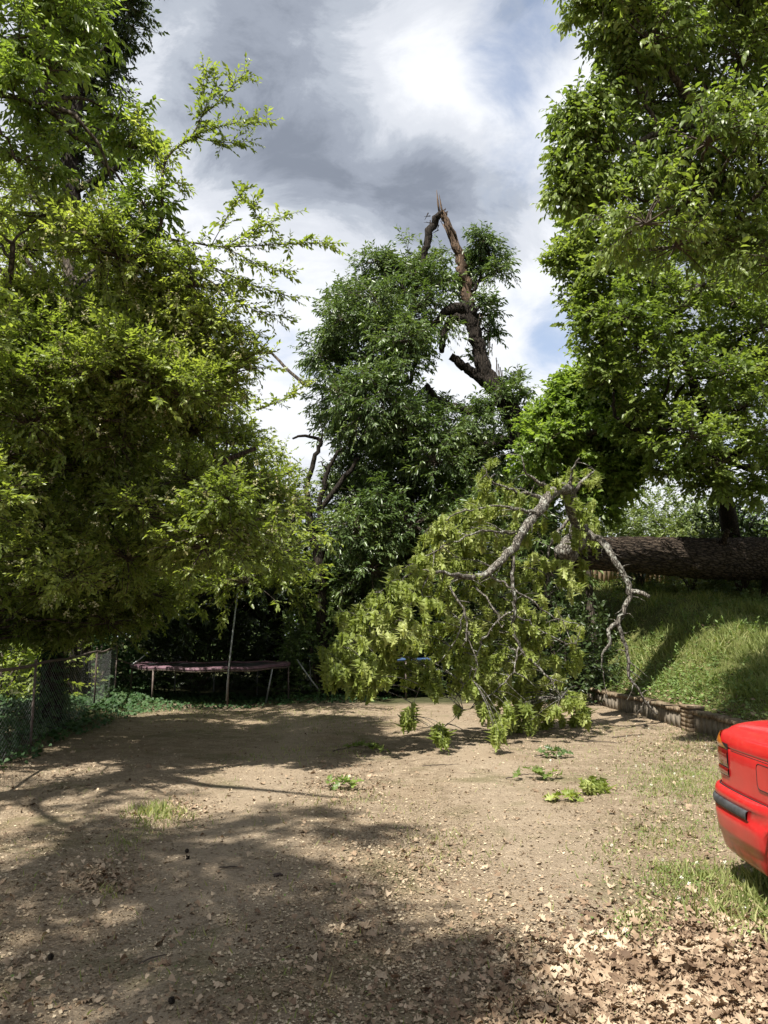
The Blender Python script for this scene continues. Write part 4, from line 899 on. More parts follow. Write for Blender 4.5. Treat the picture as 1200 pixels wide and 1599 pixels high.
#@@PART3
# ================================================================== ground cover, grass, dead leaves
def blobs(px, py, lst, base=0.):
    d = np.full(len(px), base, float)
    for x, y, sx, sy, a in lst: d = np.maximum(d, a * np.exp(-((px - x) / sx) ** 2 - ((py - y) / sy) ** 2))
    return d
def patchy(X, Y, s=1., o=0.):
    return .5 + .5 * np.sin(X * 2.7 * s + 1.7 * np.sin(Y * 1.9 * s + o) + o) * np.cos(Y * 3.1 * s + 1.3 * np.sin(X * 2.3 * s - o))
def sample_ground(n, y0=3.0, y1=19., k=1.6, wide=.72, lo=-1, hi=1):
    u = rng.rand(n); a = 1 - k; Y = (y0 ** a + u * (y1 ** a - y0 ** a)) ** (1 / a)
    X = rng.uniform(lo, hi, n) * Y * wide; return X, Y
def lie(n, tilt=.25):
    a = rng.rand(n) * 2 * pi; d = np.stack([np.cos(a), np.sin(a), rng.normal(0, tilt * .5, n)], -1)
    nr = np.stack([rng.normal(0, tilt, n), rng.normal(0, tilt, n), np.ones(n)], -1); return d, nr

# small litter chips: tan bits of leaf, bark and gravel all over the drive
X, Y = sample_ground(300000, 3.0, 17.5, 2.1, .62); px, py = to_px(np.stack([X, Y, z0(X, Y)], -1))
cover = np.clip(.14 + .62 * patchy(X, Y, 1.3, .4) * patchy(X, Y, 4.7, 2.) + .25 * patchy(X, Y, .5, 2), 0, 1)
cover = np.maximum(cover, blobs(px, py, [(1000, 1500, 330, 110, 1.), (620, 1330, 190, 90, .9), (1080, 1150, 120, 60, 1), (520, 1230, 90, 40, .9), (260, 1270, 80, 30, .9), (160, 1375, 80, 35, .8), (60, 1200, 90, 40, .8), (330, 1200, 160, 30, .5)]))
cover *= np.where((X > wall_x(Y) - .1), 0, 1) * (1 - .62 * np.exp(-((X + .85 + .05 * Y) / .42) ** 2)) * (1 - .55 * np.exp(-((X - 1.2) / .5) ** 2))
k = rng.rand(len(X)) < cover; X, Y = X[k], Y[k]; n = len(X); d, nr = lie(n, .38)
g = Geo(); sz = (.005 + .017 * rng.rand(n) ** 2.2) * (1 + .05 * Y)
for i in range(3):
    q = slice(i, None, 3); scatter(g, leaf4((.35, .65, .95)[i], (.5, -.4, .2)[i], (.3, .1, -.2)[i]), np.stack([X, Y, z0(X, Y) + .002 + .004 * rng.rand(n)], -1)[q], d[q], nr[q], sz[q])
o = g.build('leaf_litter', M['chip'], None); tag(o, 'tan crumbs of leaf, bark and grit strewn over the drive', 'litter', kind='stuff')

# whole dead leaves, deep at the lower right
dt = [leaf_lobed(rng.uniform(.6, 1.), rng.uniform(-.4, .75), rng.uniform(-.35, .40), rng.uniform(-.9, .9), 1.3, rng) for _ in range(9)]
X, Y = sample_ground(60000, 3.0, 16.5, 1.7, .66); px, py = to_px(np.stack([X, Y, z0(X, Y)], -1))
DB = [(1090, 1540, 210, 95, 1.), (1000, 1600, 170, 60, .8), (1130, 1440, 110, 50, .55), (880, 1440, 80, 25, .12), (640, 1340, 120, 50, .13), (560, 1440, 90, 50, .10), (1080, 1155, 70, 35, .9), (1000, 1110, 70, 30, .6), (540, 1225, 70, 26, .5), (280, 1265, 45, 16, .5), (150, 1375, 50, 22, .45),
      (60, 1205, 70, 26, .35), (210, 1120, 80, 22, .3), (830, 1590, 110, 45, .25), (640, 1560, 80, 50, .12), (50, 1500, 60, 30, .08), (700, 1180, 250, 60, .04), (1040, 1290, 90, 60, .22), (600, 1190, 60, 20, .1)]
pr = blobs(px, py, DB, .022) * np.where(X > wall_x(Y) - .15, 0, 1)
k = rng.rand(len(X)) < pr; X, Y, px, py = X[k], Y[k], px[k], py[k]; n = len(X); heap = blobs(px, py, DB[:3]); d, nr = lie(n, .34)
g = Geo(); sz = (.022 + .075 * rng.rand(n) ** 2.4); Zl = z0(X, Y) + .006 + heap * .05 * rng.rand(n); idx = rng.randint(0, 9, n)
flip = np.where(rng.rand(n) < .4, -1., 1.)[:, None]
for i in range(9):
    q = idx == i; scatter(g, dt[i], np.stack([X, Y, Zl], -1)[q], d[q], (nr * flip)[q], sz[q])
print('dead leaves', n)
o = g.build('dead_leaves', M['dead'], None); tag(o, 'drifts of curled brown dead leaves, deepest at the lower right', 'dead leaves', kind='stuff')
# small leaf fragments packed between them
X, Y = sample_ground(90000, 3.0, 12, 2., .6); px, py = to_px(np.stack([X, Y, z0(X, Y)], -1)); pr = blobs(px, py, DB[:5] + DB[6:11] + [(880, 1500, 160, 80, .25)], .03)
k = (rng.rand(len(X)) < pr) & (X < wall_x(Y) - .15); X, Y = X[k], Y[k]; n = len(X); d, nr = lie(n, .35); g = Geo()
for i in range(3):
    q = slice(i, None, 3); scatter(g, leaf_ov((.5, .8, 1.1)[i], (.25, -.2, .35)[i], (.2, -.2, .4)[i]), np.stack([X, Y, z0(X, Y) + .003 + .03 * rng.rand(n)], -1)[q], d[q], nr[q], rng.uniform(.015, .045, n)[q])
o = g.build('leaf_fragments', M['dead'], None); tag(o, 'broken bits of brown leaf packed between the dead leaves', 'dead leaves', kind='stuff')

# grass and clover on the drive
blade = (np.array([[-.5, 0, 0], [.5, 0, 0], [-.4, .45, .03], [.4, .45, .03], [0, 1, .28]]), np.array([[0, 1, 3], [0, 3, 2], [2, 3, 4]]))
GB = [(250, 1272, 48, 14, .9), (230, 1290, 20, 10, .8), (470, 1120, 120, 22, .4), (1040, 1170, 60, 20, .5), (940, 1140, 60, 10, .5), (1075, 1215, 75, 40, 1.), (1100, 1160, 70, 22, .8), (1050, 1300, 60, 40, .5), (1085, 1372, 75, 22, 1.), (1180, 1390, 40, 34, 1.), (1000, 1440, 34, 22, .5), (1120, 1290, 50, 40, .35), (960, 1330, 60, 30, .18), (700, 1330, 60, 30, .15),
      (350, 1110, 180, 14, .5), (520, 1170, 60, 12, .35), (600, 1100, 60, 14, .4), (200, 1320, 40, 14, .22), (960, 1560, 30, 20, .1), (170, 1395, 18, 10, .5), (650, 1305, 40, 15, .2), (560, 1250, 90, 20, .15), (880, 1180, 60, 14, .2), (430, 1180, 60, 14, .25)]
X, Y = sample_ground(330000, 3.0, 17, 1.3, .6); px, py = to_px(np.stack([X, Y, z0(X, Y)], -1)); pr = blobs(px, py, GB, .006) * (.25 + .75 * patchy(X, Y, 3., 1.)) * (X < wall_x(Y) - .1)
k = rng.rand(len(X)) < pr; X, Y, px, py = X[k], Y[k], px[k], py[k]; n = len(X); tall = blobs(px, py, [(240, 1272, 40, 14, 1.), (1185, 1395, 30, 34, 1.2), (1085, 1372, 70, 22, .5)])
d = np.stack([rng.normal(0, .45, n), rng.normal(0, .45, n), np.ones(n)], -1)
g = Geo(); scatter(g, blade, np.stack([X, Y, z0(X, Y)], -1), d, rdir(n) * [1, 1, .2], (.025 + .045 * rng.rand(n)) * (1 + .9 * tall), wid=.12)
o = g.build('drive_grass', M['grass'], None); tag(o, 'thin patches of short grass coming up through the drive', 'grass', kind='stuff')
cb = [(1090, 1375, 110, 34, .8), (1060, 1215, 90, 50, .9), (1180, 1420, 40, 40, .9), (1000, 1450, 50, 25, .4), (1120, 1290, 60, 50, .35), (470, 1130, 110, 22, .25), (1040, 1330, 80, 40, .3), (930, 1180, 120, 25, .15)]
X, Y = sample_ground(130000, 3.3, 16, 1.5, .6); px, py = to_px(np.stack([X, Y, z0(X, Y)], -1)); pr = blobs(px, py, cb, .004) * (.3 + .7 * patchy(X, Y, 4., 3.)) * (X < wall_x(Y) - .1)
k = rng.rand(len(X)) < pr; X, Y = X[k], Y[k]; n = len(X); d, nr = lie(n, .35)
g = Geo(); scatter(g, leaf_ov(.95, .1, .1), np.stack([X, Y, z0(X, Y) + .01 + .035 * rng.rand(n)], -1), d, nr, rng.uniform(.010, .022, n)); o = g.build('clover_leaves', M['clover'], None); tag(o, 'low clover patch beside the red car', 'clover', kind='stuff')
ks = [i for i in range(n) if rng.rand() < .014 and X[i] > .8][:90]; g = Geo()
for i in ks:
    c = np.array([X[i], Y[i], float(z0(X[i], Y[i])) + .055]); m_ = 26; dd = rdir(m_); scatter(g, leaf4(.5), np.repeat([c], m_, 0) + dd * .004, dd, rdir(m_), np.full(m_, .010)); thin(g, np.array([c - [0, 0, .055]]), np.array([c]), .0012, .0012)
o = g.build('clover_flowers', M['white'], None); tag(o, 'scattered white clover heads beside the red car', 'clover', kind='stuff')
# tall weeds by the car's rear wheel
wg = Geo(); wd = empty('weed_clump', (2.0, 4.75, 0), 'broad-bladed grass clump under the rear bumper of the red car', 'weed')
n = 420; X = rng.normal(2.02, .16, n); Y = rng.normal(4.75, .22, n); d = np.stack([rng.normal(0, .5, n), rng.normal(0, .5, n), np.ones(n)], -1)
scatter(wg, blade, np.stack([X, Y, z0(X, Y)], -1), d, rdir(n) * [1, 1, .2], rng.uniform(.05, .14, n), wid=.10); wg.build('blades', M['grass'], wd)

# ground ivy and weeds along the left edge and under the trampolines
ed = np.array([Gd(a, b)[:2] for a, b in [(-200, 1290), (0, 1212), (60, 1186), (110, 1158), (190, 1128), (240, 1114), (300, 1108), (430, 1100), (560, 1098), (640, 1088), (700, 1085)]])
n = 60000; X = rng.uniform(-8, 2.5, n); Y = rng.uniform(5.0, 20.5, n); px, py = to_px(np.stack([X, Y, 0 * X], -1))
lim_ = np.interp(px, [-600, -200, 0, 60, 110, 190, 240, 300, 430, 560, 640, 700, 900], [1500, 1290, 1212, 1186, 1158, 1128, 1114, 1108, 1100, 1098, 1088, 1085, 1080])
depth = lim_ - py; k = (depth > 0) & (rng.rand(n) < np.clip(.25 + depth / 30, 0, 1)) & (rng.rand(n) < .45 + .55 * patchy(X, Y, 1.1, 1.)); X, Y, depth, px = X[k], Y[k], depth[k], px[k]; n = len(X)
hh = np.clip(depth / 40, .1, 1) * np.where(X < -3.6, .30, .10) * (.5 + .5 * patchy(X, Y, .8, 2.)) ; d, nr = lie(n, .55)
g = Geo(); scatter(g, leaf_ov(1.0, .15, .25), np.stack([X, Y, z0(X, Y) + .02 + hh * (.6 + .4 * rng.rand(n))], -1), d + [0, 0, -.2], nr + [0, -.4, 0], rng.uniform(.045, .095, n)); o = g.build('ground_ivy', M['ivy'], None); tag(o, 'dark ground ivy along the fence and below the trampolines', 'ivy', kind='stuff')

# ------------------------------------------------------------------ grassy bank
n = 210000; X = rng.uniform(4.0, 17, n); Y = rng.uniform(10.2, 25, n); kk = (X > wall_x(Y) - np.clip(Y - 19.5, 0, 6) * .55 + .04) & (rng.rand(n) < np.clip(1.5 - .05 * Y, .3, 1)) & (X < Y * .75)
X, Y = X[kk], Y[kk]; n = len(X); pt = patchy(X, Y, .9, .3); k = rng.rand(n) < .35 + .65 * pt; X, Y, pt = X[k], Y[k], pt[k]; n = len(X)
near = np.clip((X - wall_x(Y)) / .8, .25, 1)
d = np.stack([rng.normal(-.15, .5, n), rng.normal(-.15, .45, n), np.ones(n)], -1)
g = Geo(); scatter(g, blade, np.stack([X, Y, zbank(X, Y)], -1), d, rdir(n) * [1, 1, .2], (.09 + .26 * rng.rand(n) * pt) * near, rng.rand(n) * .6 + .4 * patchy(X, Y, .6, 1.), wid=.085)
o = g.build('bank_grass', M['grass'], None); tag(o, 'rough green grass covering the bank under the fallen trunk', 'grass', kind='stuff')
n = 60000; X = rng.uniform(4.0, 16, n); Y = rng.uniform(10.5, 24, n); q = patchy(X, Y, 1.4, 4.) * patchy(X, Y, .5, 1.); k = (X > wall_x(Y) - np.clip(Y - 19.5, 0, 6) * .55) & (rng.rand(n) < q * .9 + .1 * (Y > 18) + .04 + .6 * ((X < wall_x(Y) + 1.2) & (Y > 13))) & (X < Y * .75); X, Y = X[k], Y[k]; n = len(X); d, nr = lie(n, .5)
g = Geo(); scatter(g, leaf_ov(.8, .15, .25), np.stack([X, Y, zbank(X, Y) + .03 + .16 * rng.rand(n)], -1), d, nr, rng.uniform(.03, .075, n)); o = g.build('bank_weeds', M['clover'], None); tag(o, 'low broad-leaved weeds in the grass of the bank', 'weeds', kind='stuff')
n = 900; X = rng.uniform(4.6, 14, n); Y = rng.uniform(11.5, 23, n); k = (X > wall_x(Y) + .1) & (X < Y * .72) & (rng.rand(n) < .25 + .75 * patchy(X, Y, .7, 5.)); X, Y = X[k], Y[k]; n = len(X); g = Geo(); tg = Geo()
O = np.stack([X, Y, zbank(X, Y)], -1); D = np.stack([rng.normal(0, .3, n), rng.normal(0, .3, n), np.ones(n)], -1); sprig_leaves(g, tg, O, D, rng.uniform(.15, .48, n), 12, .085, leaf4(.4), droop=.15, spread=1.); o = g.build('tall_weeds', M['clover'], None); tag(o, 'taller leafy weeds standing up out of the bank grass', 'weeds', kind='stuff')
n = 5000; X = rng.uniform(4.3, 12, n); Y = rng.uniform(10.5, 18, n); k = (X > wall_x(Y) + .08) & (rng.rand(n) < np.exp(-(X - wall_x(Y)) / .6) + .05); X, Y = X[k], Y[k]; n = len(X); d, nr = lie(n, .4)
g = Geo(); scatter(g, dt[2], np.stack([X, Y, zbank(X, Y) + .02 + .03 * rng.rand(n)], -1), d, nr, rng.uniform(.05, .12, n)); o = g.build('bank_leaves', M['dead'], None); tag(o, 'brown dead leaves lying behind the brick wall', 'dead leaves', kind='stuff')

# ------------------------------------------------------------------ torn green sprigs lying on the drive
ft = [leaf_lobed(.75, .4, .15, .2, 1., rng), leaf_lobed(.8, .2, .3, -.3, 1., rng), leaf_lobed(.7, .7, .2, .3, 1., rng)]
def sprig(px, py, a, L, nl, mat, label, up=0., size=.14, hump=0.):
    o_ = Gd(px, py); root = empty('leafy_sprig', o_, label, 'leafy sprig', 'torn green sprigs lying on the drive')
    d = np.array([math.cos(a), math.sin(a), 0]); pts = [o_ + d * L * t + [0, 0, .015 + up * math.sin(t * pi)] for t in (0, .3, .6, 1)]
    g = Geo(); tube(g, pts, [.008, .006, .005, .003], 6, step=.04, jit=.004); g.build('stem', M['twig'], root, True)
    g = Geo(); pp = catmull(pts, .02); k = rng.randint(int(len(pp) * .25), len(pp), nl); dd, nr = lie(nl, .5)
    if hump: 
        az = rng.rand(nl) * 2 * pi; out = np.stack([np.cos(az), np.sin(az), 0 * az], -1); pos = pp[k] + out * .07 * rng.rand(nl, 1) + [0, 0, hump * .55] + np.abs(rng.normal(0, .04, (nl, 1))) * [0, 0, 1]; dd = out * rng.uniform(.15, .7, (nl, 1)) + [0, 0, -1.]; nr = out + [0, 0, .35]
    else: pos = pp[k] + [0, 0, .015] + rng.normal(0, .02, (nl, 3)) * [1, 1, .3] + [0, 0, .02]; dd[:, 2] += .1
    for i in range(3): s_ = slice(i, None, 3); scatter(g, (nw if hump else ft)[i], pos[s_], dd[s_], nr[s_], rng.uniform(.7, 1.2, nl)[s_] * size)
    for v in g.V: v[:, 2] = np.maximum(v[:, 2], o_[2] + .004)
    g.build('leaves', mat, root)
sprig(905, 1243, .4, .28, 34, M['wilt'], 'wilted bunch of long leaves standing in a mound on the drive, nearest the red car', hump=.20, size=.19)
sprig(850, 1253, .1, .34, 16, M['wilt'], 'pale flat sprig touching the wilted mound of leaves', size=.13)
sprig(790, 1218, -.05, .55, 18, M['right'], 'dark green sprig on a bare twig, left of the wilted mound', up=.05, size=.15)
sprig(835, 1183, .05, .45, 20, M['central'], 'dark green sprig in the shadow of the hanging branches', size=.14, up=.03)
sprig(520, 1175, -.05, .75, 26, M['right'], 'long dark sprig left of the two lowest hanging bunches', up=.06, size=.15)
sprig(503, 1232, .1, .34, 18, M['maple'], 'bright yellow-green sprig on the dead leaves mid-drive', size=.14, up=.03)

# sticks and seed balls
def stick(px, py, a, L, r_, label):
    o_ = Gd(px, py); g = Geo(); d = np.array([math.cos(a), math.sin(a), 0]); tube(g, [o_ - d * L / 2 + [0, 0, .008], o_ + [0.01, .01, .014], o_ + d * L / 2 + [0, 0, .006]], [r_, r_ * .9, r_ * .5], 6, step=.03, jit=.003, rough=.1)
    o = g.build('stick', M['twig'], None, True); tag(o, label, 'stick', 'sticks lying on the drive')
for a in [(362, 1357, -.02, .17, .006, 'short dark straight stick on the shaded middle of the drive'), (435, 1369, .3, .06, .012, 'stubby piece of bark right of the short straight stick'), (845, 1486, 1.1, .10, .003, 'thin slanting twig at the edge of the dead leaves'), (690, 1196, .3, .5, .006, 'twig lying under the lowest dangling bunch'), (560, 1440, 2.2, .22, .004, 'thin bent twig on the shaded gravel near the bottom centre'), (240, 1500, .8, .16, .004, 'short thin twig left of the bottom centre seed ball'), (770, 1400, 2.7, .2, .004, 'pale twig lying on the bare sunny gravel'), (985, 1150, .5, .8, .008, 'long twig at the foot of the hanging limb'), (940, 1160, -.3, .6, .007, 'crooked twig in the litter right of the green heap'), (1010, 1135, -.1, .9, .008, 'thin branch on the leaves near the brick wall')]: stick(*a)
cone0 = None
for i, (px, py, lab_) in enumerate([(292, 1332, 'brown seed ball right of the grass tuft, upper of two'), (293, 1342, 'brown seed ball right of the grass tuft, lower of two'), (79, 1499, 'dark seed ball on the pale patch at the lower left'), (810, 1497, 'reddish seed ball beside the thin slanting twig'), (268, 1568, 'dark seed ball near the bottom edge, left of centre'), (1000, 1489, 'seed ball at the rim of the dead leaf drift')]):
    c = Gd(px, py) + [0, 0, .014]
    if cone0 is None:
        g = Geo(); nn = 240; k_ = np.arange(nn) + .5; ph = np.arccos(1 - 2 * k_ / nn); th = pi * (1 + 5 ** .5) * k_; dd = np.stack([np.cos(th) * np.sin(ph), np.sin(th) * np.sin(ph), np.cos(ph)], -1)
        scatter(g, leaf4(.5, .3), dd * .009, dd, rdir(nn), np.full(nn, .008)); tube(g, [[0, 0, -.009], [0, 0, 0], [0, 0, .009]], [.004, .010, .004], 8)
        cone0 = g.build('seed_ball', M['bark'], None); o = cone0
    else: o = cone0.copy(); COL.objects.link(o)
    o.location = tuple(c); tag(o, lab_, 'seed ball', 'spiky seed balls on the drive')

# ================================================================== red car
def paint(t):
    pos = t.n('ShaderNodeTexCoord').outputs['Object']; z = t.n('ShaderNodeSeparateXYZ', {0: pos}).outputs[2]
    n = t.noise(pos, 3.5, 6, .6); c = t.mix(t.rng(n, .35, .7), (.40, .009, .011), (.47, .017, .017))
    dirtm = t.math('MULTIPLY', t.math('MULTIPLY', t.rng(z, .42, .20), t.rng(t.noise(pos, 9., 7, .7), .42, .62)), .75)
    dust = t.math('MULTIPLY', t.rng(t.noise(pos, 26., 6, .75), .5, .8), .12)
    c = t.mix(dust, c, (.55, .30, .25)); c = t.mix(dirtm, c, (.16, .055, .03))
    return pbr(t, c, t.math('ADD', .34, t.math('MULTIPLY', t.math('ADD', n, dirtm), .2)), spec=.5, coat=.55, coatr=.10)
M['paint'] = material('red_paint', paint); M['rubber'] = plain('grey_rubber', (.040, .043, .047), .6, var=.5, scale=14, bs=.2); M['tyre'] = plain('tyre', (.02, .02, .02), .85); M['alloy'] = plain('alloy', (.5, .5, .5), .35, .8)
M['black'] = plain('shut_line_and_crease_shade', (.008, .006, .006), .7)
def glassm(col, rough=.08):
    return lambda t: t.n('ShaderNodeBsdfPrincipled', {'Base Color': (*col, 1), 'Roughness': max(rough, .12), 'Coat Weight': .6, 'Coat Roughness': .05, 'Specular IOR Level': .35}).outputs[0]
M['lens_red'] = material('red_lens', glassm((.16, .003, .006))); M['lens_amber'] = material('amber_lens', glassm((.45, .12, .012))); M['glass'] = material('car_glass', glassm((.02, .025, .03), .03))
car = empty('parked_car', (3.04, 5.50, 0), 'red saloon car parked at the right edge, only its rear corner in view', 'car'); car.rotation_euler = (0, 0, pi + math.radians(-.6))
outl = catmull(np.array([(0, 0, 0), (.35, .008, 0), (.60, .035, 0), (.72, .085, 0), (.79, .17, 0), (.82, .30, 0), (.838, .55, 0), (.845, .95, 0), (.85, 1.5, 0), (.85, 2.4, 0), (.848, 3.1, 0), (.83, 3.7, 0), (.77, 4.05, 0), (.6, 4.28, 0), (.3, 4.37, 0), (0, 4.4, 0)]), .05)[:, :2]
tg_ = norm(np.gradient(outl, axis=0)); nrm_ = np.stack([tg_[:, 1], -tg_[:, 0]], -1)
WC = ((1.24, .305), (3.72, .305)); RA = .345
def shell(rows, lo=0, hi=None, arch=True, mat='paint', name='body', zf=None, mirror=True, closer=None):
    ol, nn = outl[lo:hi], nrm_[lo:hi]; Vs = []
    for (z, off) in rows:
        p = ol + nn * (off * (1 - .8 * sstep((ol[:, 1] - .80) / .25)) if name == 'taper' else off)[:, None] if name == 'taper' else ol + nn * off; p[:, 0] = np.maximum(p[:, 0], 0) if lo == 0 else p[:, 0]; zz = np.full(len(p), z, float)
        if zf: zz = zf(z, p[:, 1])
        if arch:
            for yc, zc in WC:
                w_ = np.maximum(0, RA ** 2 - (p[:, 1] - yc) ** 2); zz = np.maximum(zz, np.where(w_ > 0, zc + np.sqrt(w_), 0))
        Vs.append(np.c_[p, zz])
    n = len(ol); V = np.vstack(Vs); i = np.arange(len(rows) - 1)[:, None] * n; j = np.arange(n - 1)[None]
    Q = np.stack([i + j, i + j + 1, i + n + j + 1, i + n + j], -1).reshape(-1, 4)
    g = Geo(); g.add(V, Q)
    if mirror: g.add(V * [-1, 1, 1], Q[:, ::-1])
    return g
def part(g, name, mat, label=None, smooth=True):
    o = mk(name, np.concatenate(g.V), np.concatenate(g.T) if g.T else None, np.concatenate(g.Q) if g.Q else None, mat, car, smooth=smooth)
    m_ = o.modifiers.new('weld', 'WELD'); m_.merge_threshold = .0004
    if label: o['label'] = label
    return o
def deckz(z, y): return z + (.0 if z < .8 else (z - .8) / .25 * (.020 * np.clip(y / 1.1, 0, 1) - .0)) 
rows = [(.26, -.05), (.33, -.012), (.45, -.004), (.60, -.006), (.70, 0), (.80, .002), (.858, .001), (.866, -.003), (.870, -.007), (.874, -.003), (.882, .0), (.91, -.008), (.940, -.020), (.955, -.030), (.962, -.042), (.968, -.060), (.985, -.085), (1.000, -.120), (1.012, -.17), (1.022, -.25), (1.030, -.34), (1.036, -.46), (1.04, -.60), (1.042, -.74), (1.042, -.85)]
def shell_body():
    ol = outl; Vs = []
    for (z, off) in rows:
        p = ol + nrm_ * off
        if off < -.1: # the deck closes toward the centre line
            f = (-off - .1) / .75; base = ol + nrm_ * -.1; p = base.copy(); p[:, 0] = base[:, 0] * (1 - f); p[:, 1] = base[:, 1] + (2.2 - base[:, 1]) * np.where(np.abs(base[:, 1] - 2.2) > 1.6, .12 * f, 0)
        p[:, 0] = np.maximum(p[:, 0], 0); zz = deckz(z, p[:, 1])
        for yc, zc in WC:
            w_ = np.maximum(0, RA ** 2 - (p[:, 1] - yc) ** 2); zz = np.maximum(zz, np.where((w_ > 0) & (p[:, 0] > .5), zc + np.sqrt(w_), 0))
        Vs.append(np.c_[p, zz])
    n = len(ol); V = np.vstack(Vs); i = np.arange(len(rows) - 1)[:, None] * n; j = np.arange(n - 1)[None]; Q = np.stack([i + j, i + j + 1, i + n + j + 1, i + n + j], -1).reshape(-1, 4)
    g = Geo(); g.add(V, Q); g.add(V * [-1, 1, 1], Q[:, ::-1]); return g
part(shell_body(), 'body', M['paint'])
kb = int(np.argmin(np.abs(outl[:, 1] - 1.26) + 10 * (outl[:, 1] > 2)))
bumper = shell([(.60, -.02), (.625, .006), (.628, .018), (.622, .030), (.600, .040), (.575, .044), (.570, .040), (.500, .040), (.495, .045), (.44, .044), (.38, .036), (.34, .030), (.335, .022), (.30, .016), (.255, .004), (.225, -.012), (.215, -.04), (.22, -.12)], 0, kb, True, name='taper')
bp = part(bumper, 'rear_bumper', M['paint'])
ks_ = int(np.argmin(np.abs(outl[:, 1] - .78)))
strip = shell([(.563, .038), (.561, .049), (.551, .055), (.535, .057), (.519, .055), (.508, .049), (.506, .038)], 0, ks_, False); o = part(strip, 'rub_strip', M['rubber']); o.parent = bp
o.matrix_parent_inverse.identity()
tl0 = int(np.argmin(np.abs(outl[:, 0] - .60) + 10 * (outl[:, 1] > 1))); tl1 = int(np.argmin(np.abs(outl[:, 1] - .46)))
def patch(zlo, zhi, off, mat, name, narrow=0.):
    for s_ in (1, -1):
        g = Geo(); ol, nn = outl[tl0:tl1], nrm_[tl0:tl1]; n = len(ol); zs = np.linspace(zlo, zhi, 6); V = []
        for z in zs:
            q = (z - zlo) / (zhi - zlo); m_ = 1 - narrow * q * .6; idx = np.clip(np.arange(n) * m_, 0, n - 1); f = np.floor(idx).astype(int); c_ = np.minimum(f + 1, n - 1); w_ = (idx - f)[:, None]
            bulge = off * (1 - .6 * (abs(q - .5) * 2) ** 4); inn = -.0 if z < .9 else -(z - .9) * .35
            pp = (ol[f] * (1 - w_) + ol[c_] * w_) + (nn[f] * (1 - w_) + nn[c_] * w_) * (bulge + inn); V.append(np.c_[pp, np.full(n, z)])
        V = np.vstack(V) * [s_, 1, 1]; i = np.arange(5)[:, None] * n; j = np.arange(n - 1)[None]; Q = np.stack([i + j, i + j + 1, i + n + j + 1, i + n + j], -1).reshape(-1, 4)
        g.add(V, Q if s_ > 0 else Q[:, ::-1]); part(g, name, mat)
patch(.694, .90, .0035, M['black'], 'lamp_housing'); patch(.700, .748, .011, M['lens_red'], 'tail_light'); patch(.756, .862, .012, M['lens_red'], 'tail_light'); patch(.868, .955, .012, M['lens_amber'], 'turn_signal', .75)
# fuel door: a rounded square shut line on the right rear wing
g = Geo(); fr_ = []
yc, zc, hw, hh_, rr2 = .98, .775, .098, .072, .03
yc = .92
for a0, cy_, cz_ in ((0, yc + hw - rr2, zc + hh_ - rr2), (pi / 2, yc - hw + rr2, zc + hh_ - rr2), (pi, yc - hw + rr2, zc - hh_ + rr2), (1.5 * pi, yc + hw - rr2, zc - hh_ + rr2)):
    for a in np.linspace(a0, a0 + pi / 2, 5): fr_.append((cy_ + rr2 * math.cos(a), cz_ + rr2 * math.sin(a)))
xo = lambda y: float(np.interp(y, outl[:60, 1], outl[:60, 0]))
ring = [np.array([xo(y) + .0035, y, z]) for y, z in fr_]; tube(g, ring + ring[:1], .0028, 5, cap=False); fd = part(g, 'fuel_door_gap', M['black'])
g = Geo(); ctr = np.array([xo(yc) + .0045, yc, zc]); V = [ctr] + [ctr + (r_ - ctr) * .955 * [0, 1, 1] + [float(xo(r_[1]) - xo(yc)), 0, 0] for r_ in ring]; g.add(V, None, [[0, k + 1, (k + 1) % len(ring) + 1] for k in range(len(ring))]); part(g, 'fuel_door', M['paint'], smooth=False)
# shut line between wing and bumper; painted black shade line in the body crease
def line(z, off, a, b, r_=.003, name='shut_line_and_crease_shade'):
    g = Geo(); tube(g, [[*(outl[k] + nrm_[k] * off), z] for k in range(a, b)], r_, 5, cap=False); part(g, name, M['black'])
line(.627, .006, 0, kb, .005); line(.866, -.0015, tl1, int(np.argmin(np.abs(outl[:, 1] - 3.4) )), .0028)
# cabin
g = Geo(); hs = Geo()
sec = [(1.02, .70, 1.035), (1.12, .70, 1.07), (1.45, .64, 1.24), (1.75, .60, 1.36), (2.2, .58, 1.40), (2.7, .59, 1.375), (3.0, .64, 1.27), (3.3, .70, 1.06), (3.36, .70, 1.035)]
pts = []
for y, hwid, zt in sec:
    row = []
    zb0 = 1.0
    for q in np.linspace(-1, 1, 17):
        a = q * pi / 2; x = math.copysign(abs(math.sin(a)) ** .55, a) * hwid * (1.0 + .0 * q); z = zb0 + (zt - zb0) * abs(math.cos(a)) ** .35; row.append((x * (1 + .18 * (zt - z)), y, z))
    pts.append(row)
V = np.array(pts).reshape(-1, 3); Q = [[i * 17 + j, i * 17 + j + 1, (i + 1) * 17 + j + 1, (i + 1) * 17 + j] for i in range(8) for j in range(16)]
g.add(V, Q); part(g, 'windows', M['glass'])
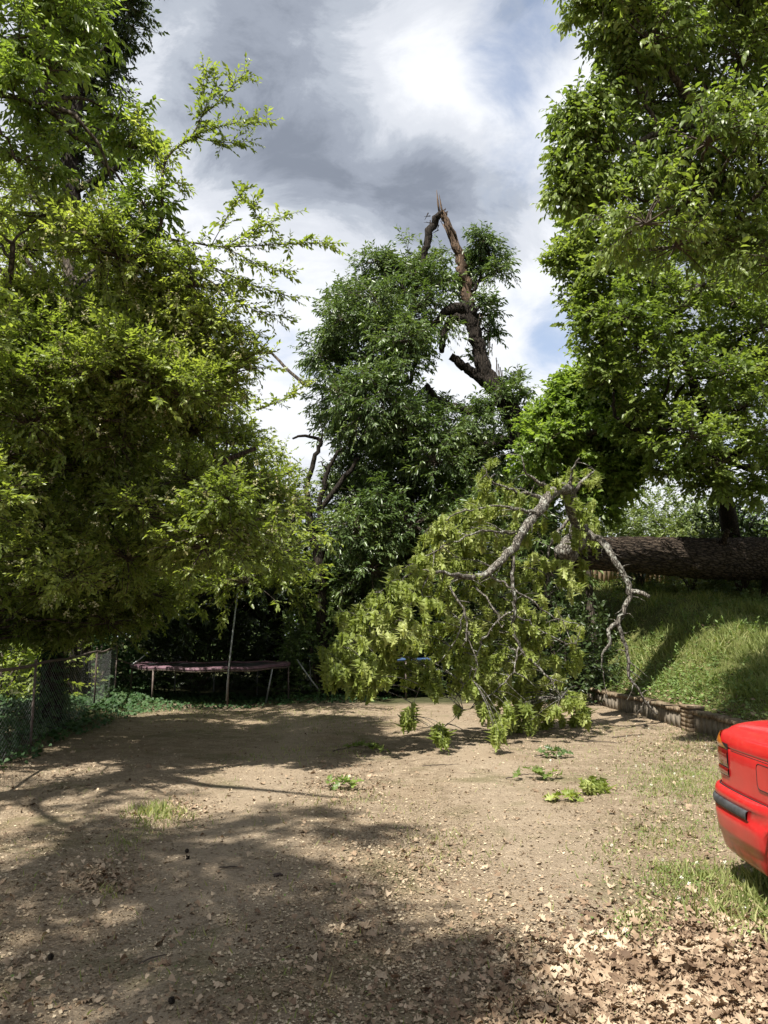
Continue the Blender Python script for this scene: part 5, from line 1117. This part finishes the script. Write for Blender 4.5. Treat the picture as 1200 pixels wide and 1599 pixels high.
g = Geo(); V2 = V.copy().reshape(9, 17, 3)[3:6, 4:13]; V2[..., 2] += .006; g.add(V2.reshape(-1, 3), [[i * 9 + j, i * 9 + j + 1, (i + 1) * 9 + j + 1, (i + 1) * 9 + j] for i in range(2) for j in range(8)]); part(g, 'roof', M['paint'])
for s_ in (-1, 1):
    for k in (0, 3, 5, 8):
        pass
    for yc_, zc_ in WC:
        g = Geo(); th = np.arange(36) * 2 * pi / 36; prof = [(.19, .10), (.27, .10), (.300, .085), (.305, .05), (.305, -.05), (.300, -.085), (.27, -.10), (.19, -.10)]
        V = np.vstack([np.stack([np.full(36, s_ * .74 + w_), yc_ + r_ * np.cos(th), zc_ + r_ * np.sin(th)], -1) for r_, w_ in prof]); Q = [[a * 36 + i, a * 36 + (i + 1) % 36, (a + 1) * 36 + (i + 1) % 36, (a + 1) * 36 + i] for a in range(7) for i in range(36)]
        g.add(V, Q); wo = part(g, 'wheel', M['tyre'])
        g = Geo(); prof = [(.195, .09), (.18, .075), (.175, .02)]
        V = np.vstack([np.stack([np.full(36, s_ * (.74 + w_)), yc_ + r_ * np.cos(th), zc_ + r_ * np.sin(th)], -1) for r_, w_ in prof] + [[[s_ * .77, yc_, zc_]]]); Q = [[a * 36 + i, a * 36 + (i + 1) % 36, (a + 1) * 36 + (i + 1) % 36, (a + 1) * 36 + i] for a in range(2) for i in range(36)]
        g.add(V, Q, [[72 + i, 72 + (i + 1) % 36, 108] for i in range(36)])
        for k in range(7):
            a = k * 2 * pi / 7; tube(g, [[s_ * .80, yc_, zc_], [s_ * .815, yc_ + .18 * math.cos(a), zc_ + .18 * math.sin(a)]], [.03, .018], 6)
        o = part(g, 'rim', M['alloy']); o.parent = wo; o.matrix_parent_inverse.identity()
g = Geo(); box(g, (0, 2.2, .30), (1.35, 3.9, .16)); 
for yc_, zc_ in WC: box(g, (0, yc_, .45), (1.40, .72, .5))
part(g, 'underbody', M['black'], smooth=False)
for s_ in (-1, 1):
    g = Geo(); tube(g, [[s_ * .70, 4.30, .66], [s_ * .70, 4.36, .66]], [.09, .08], 20); part(g, 'headlight', M['glass'])
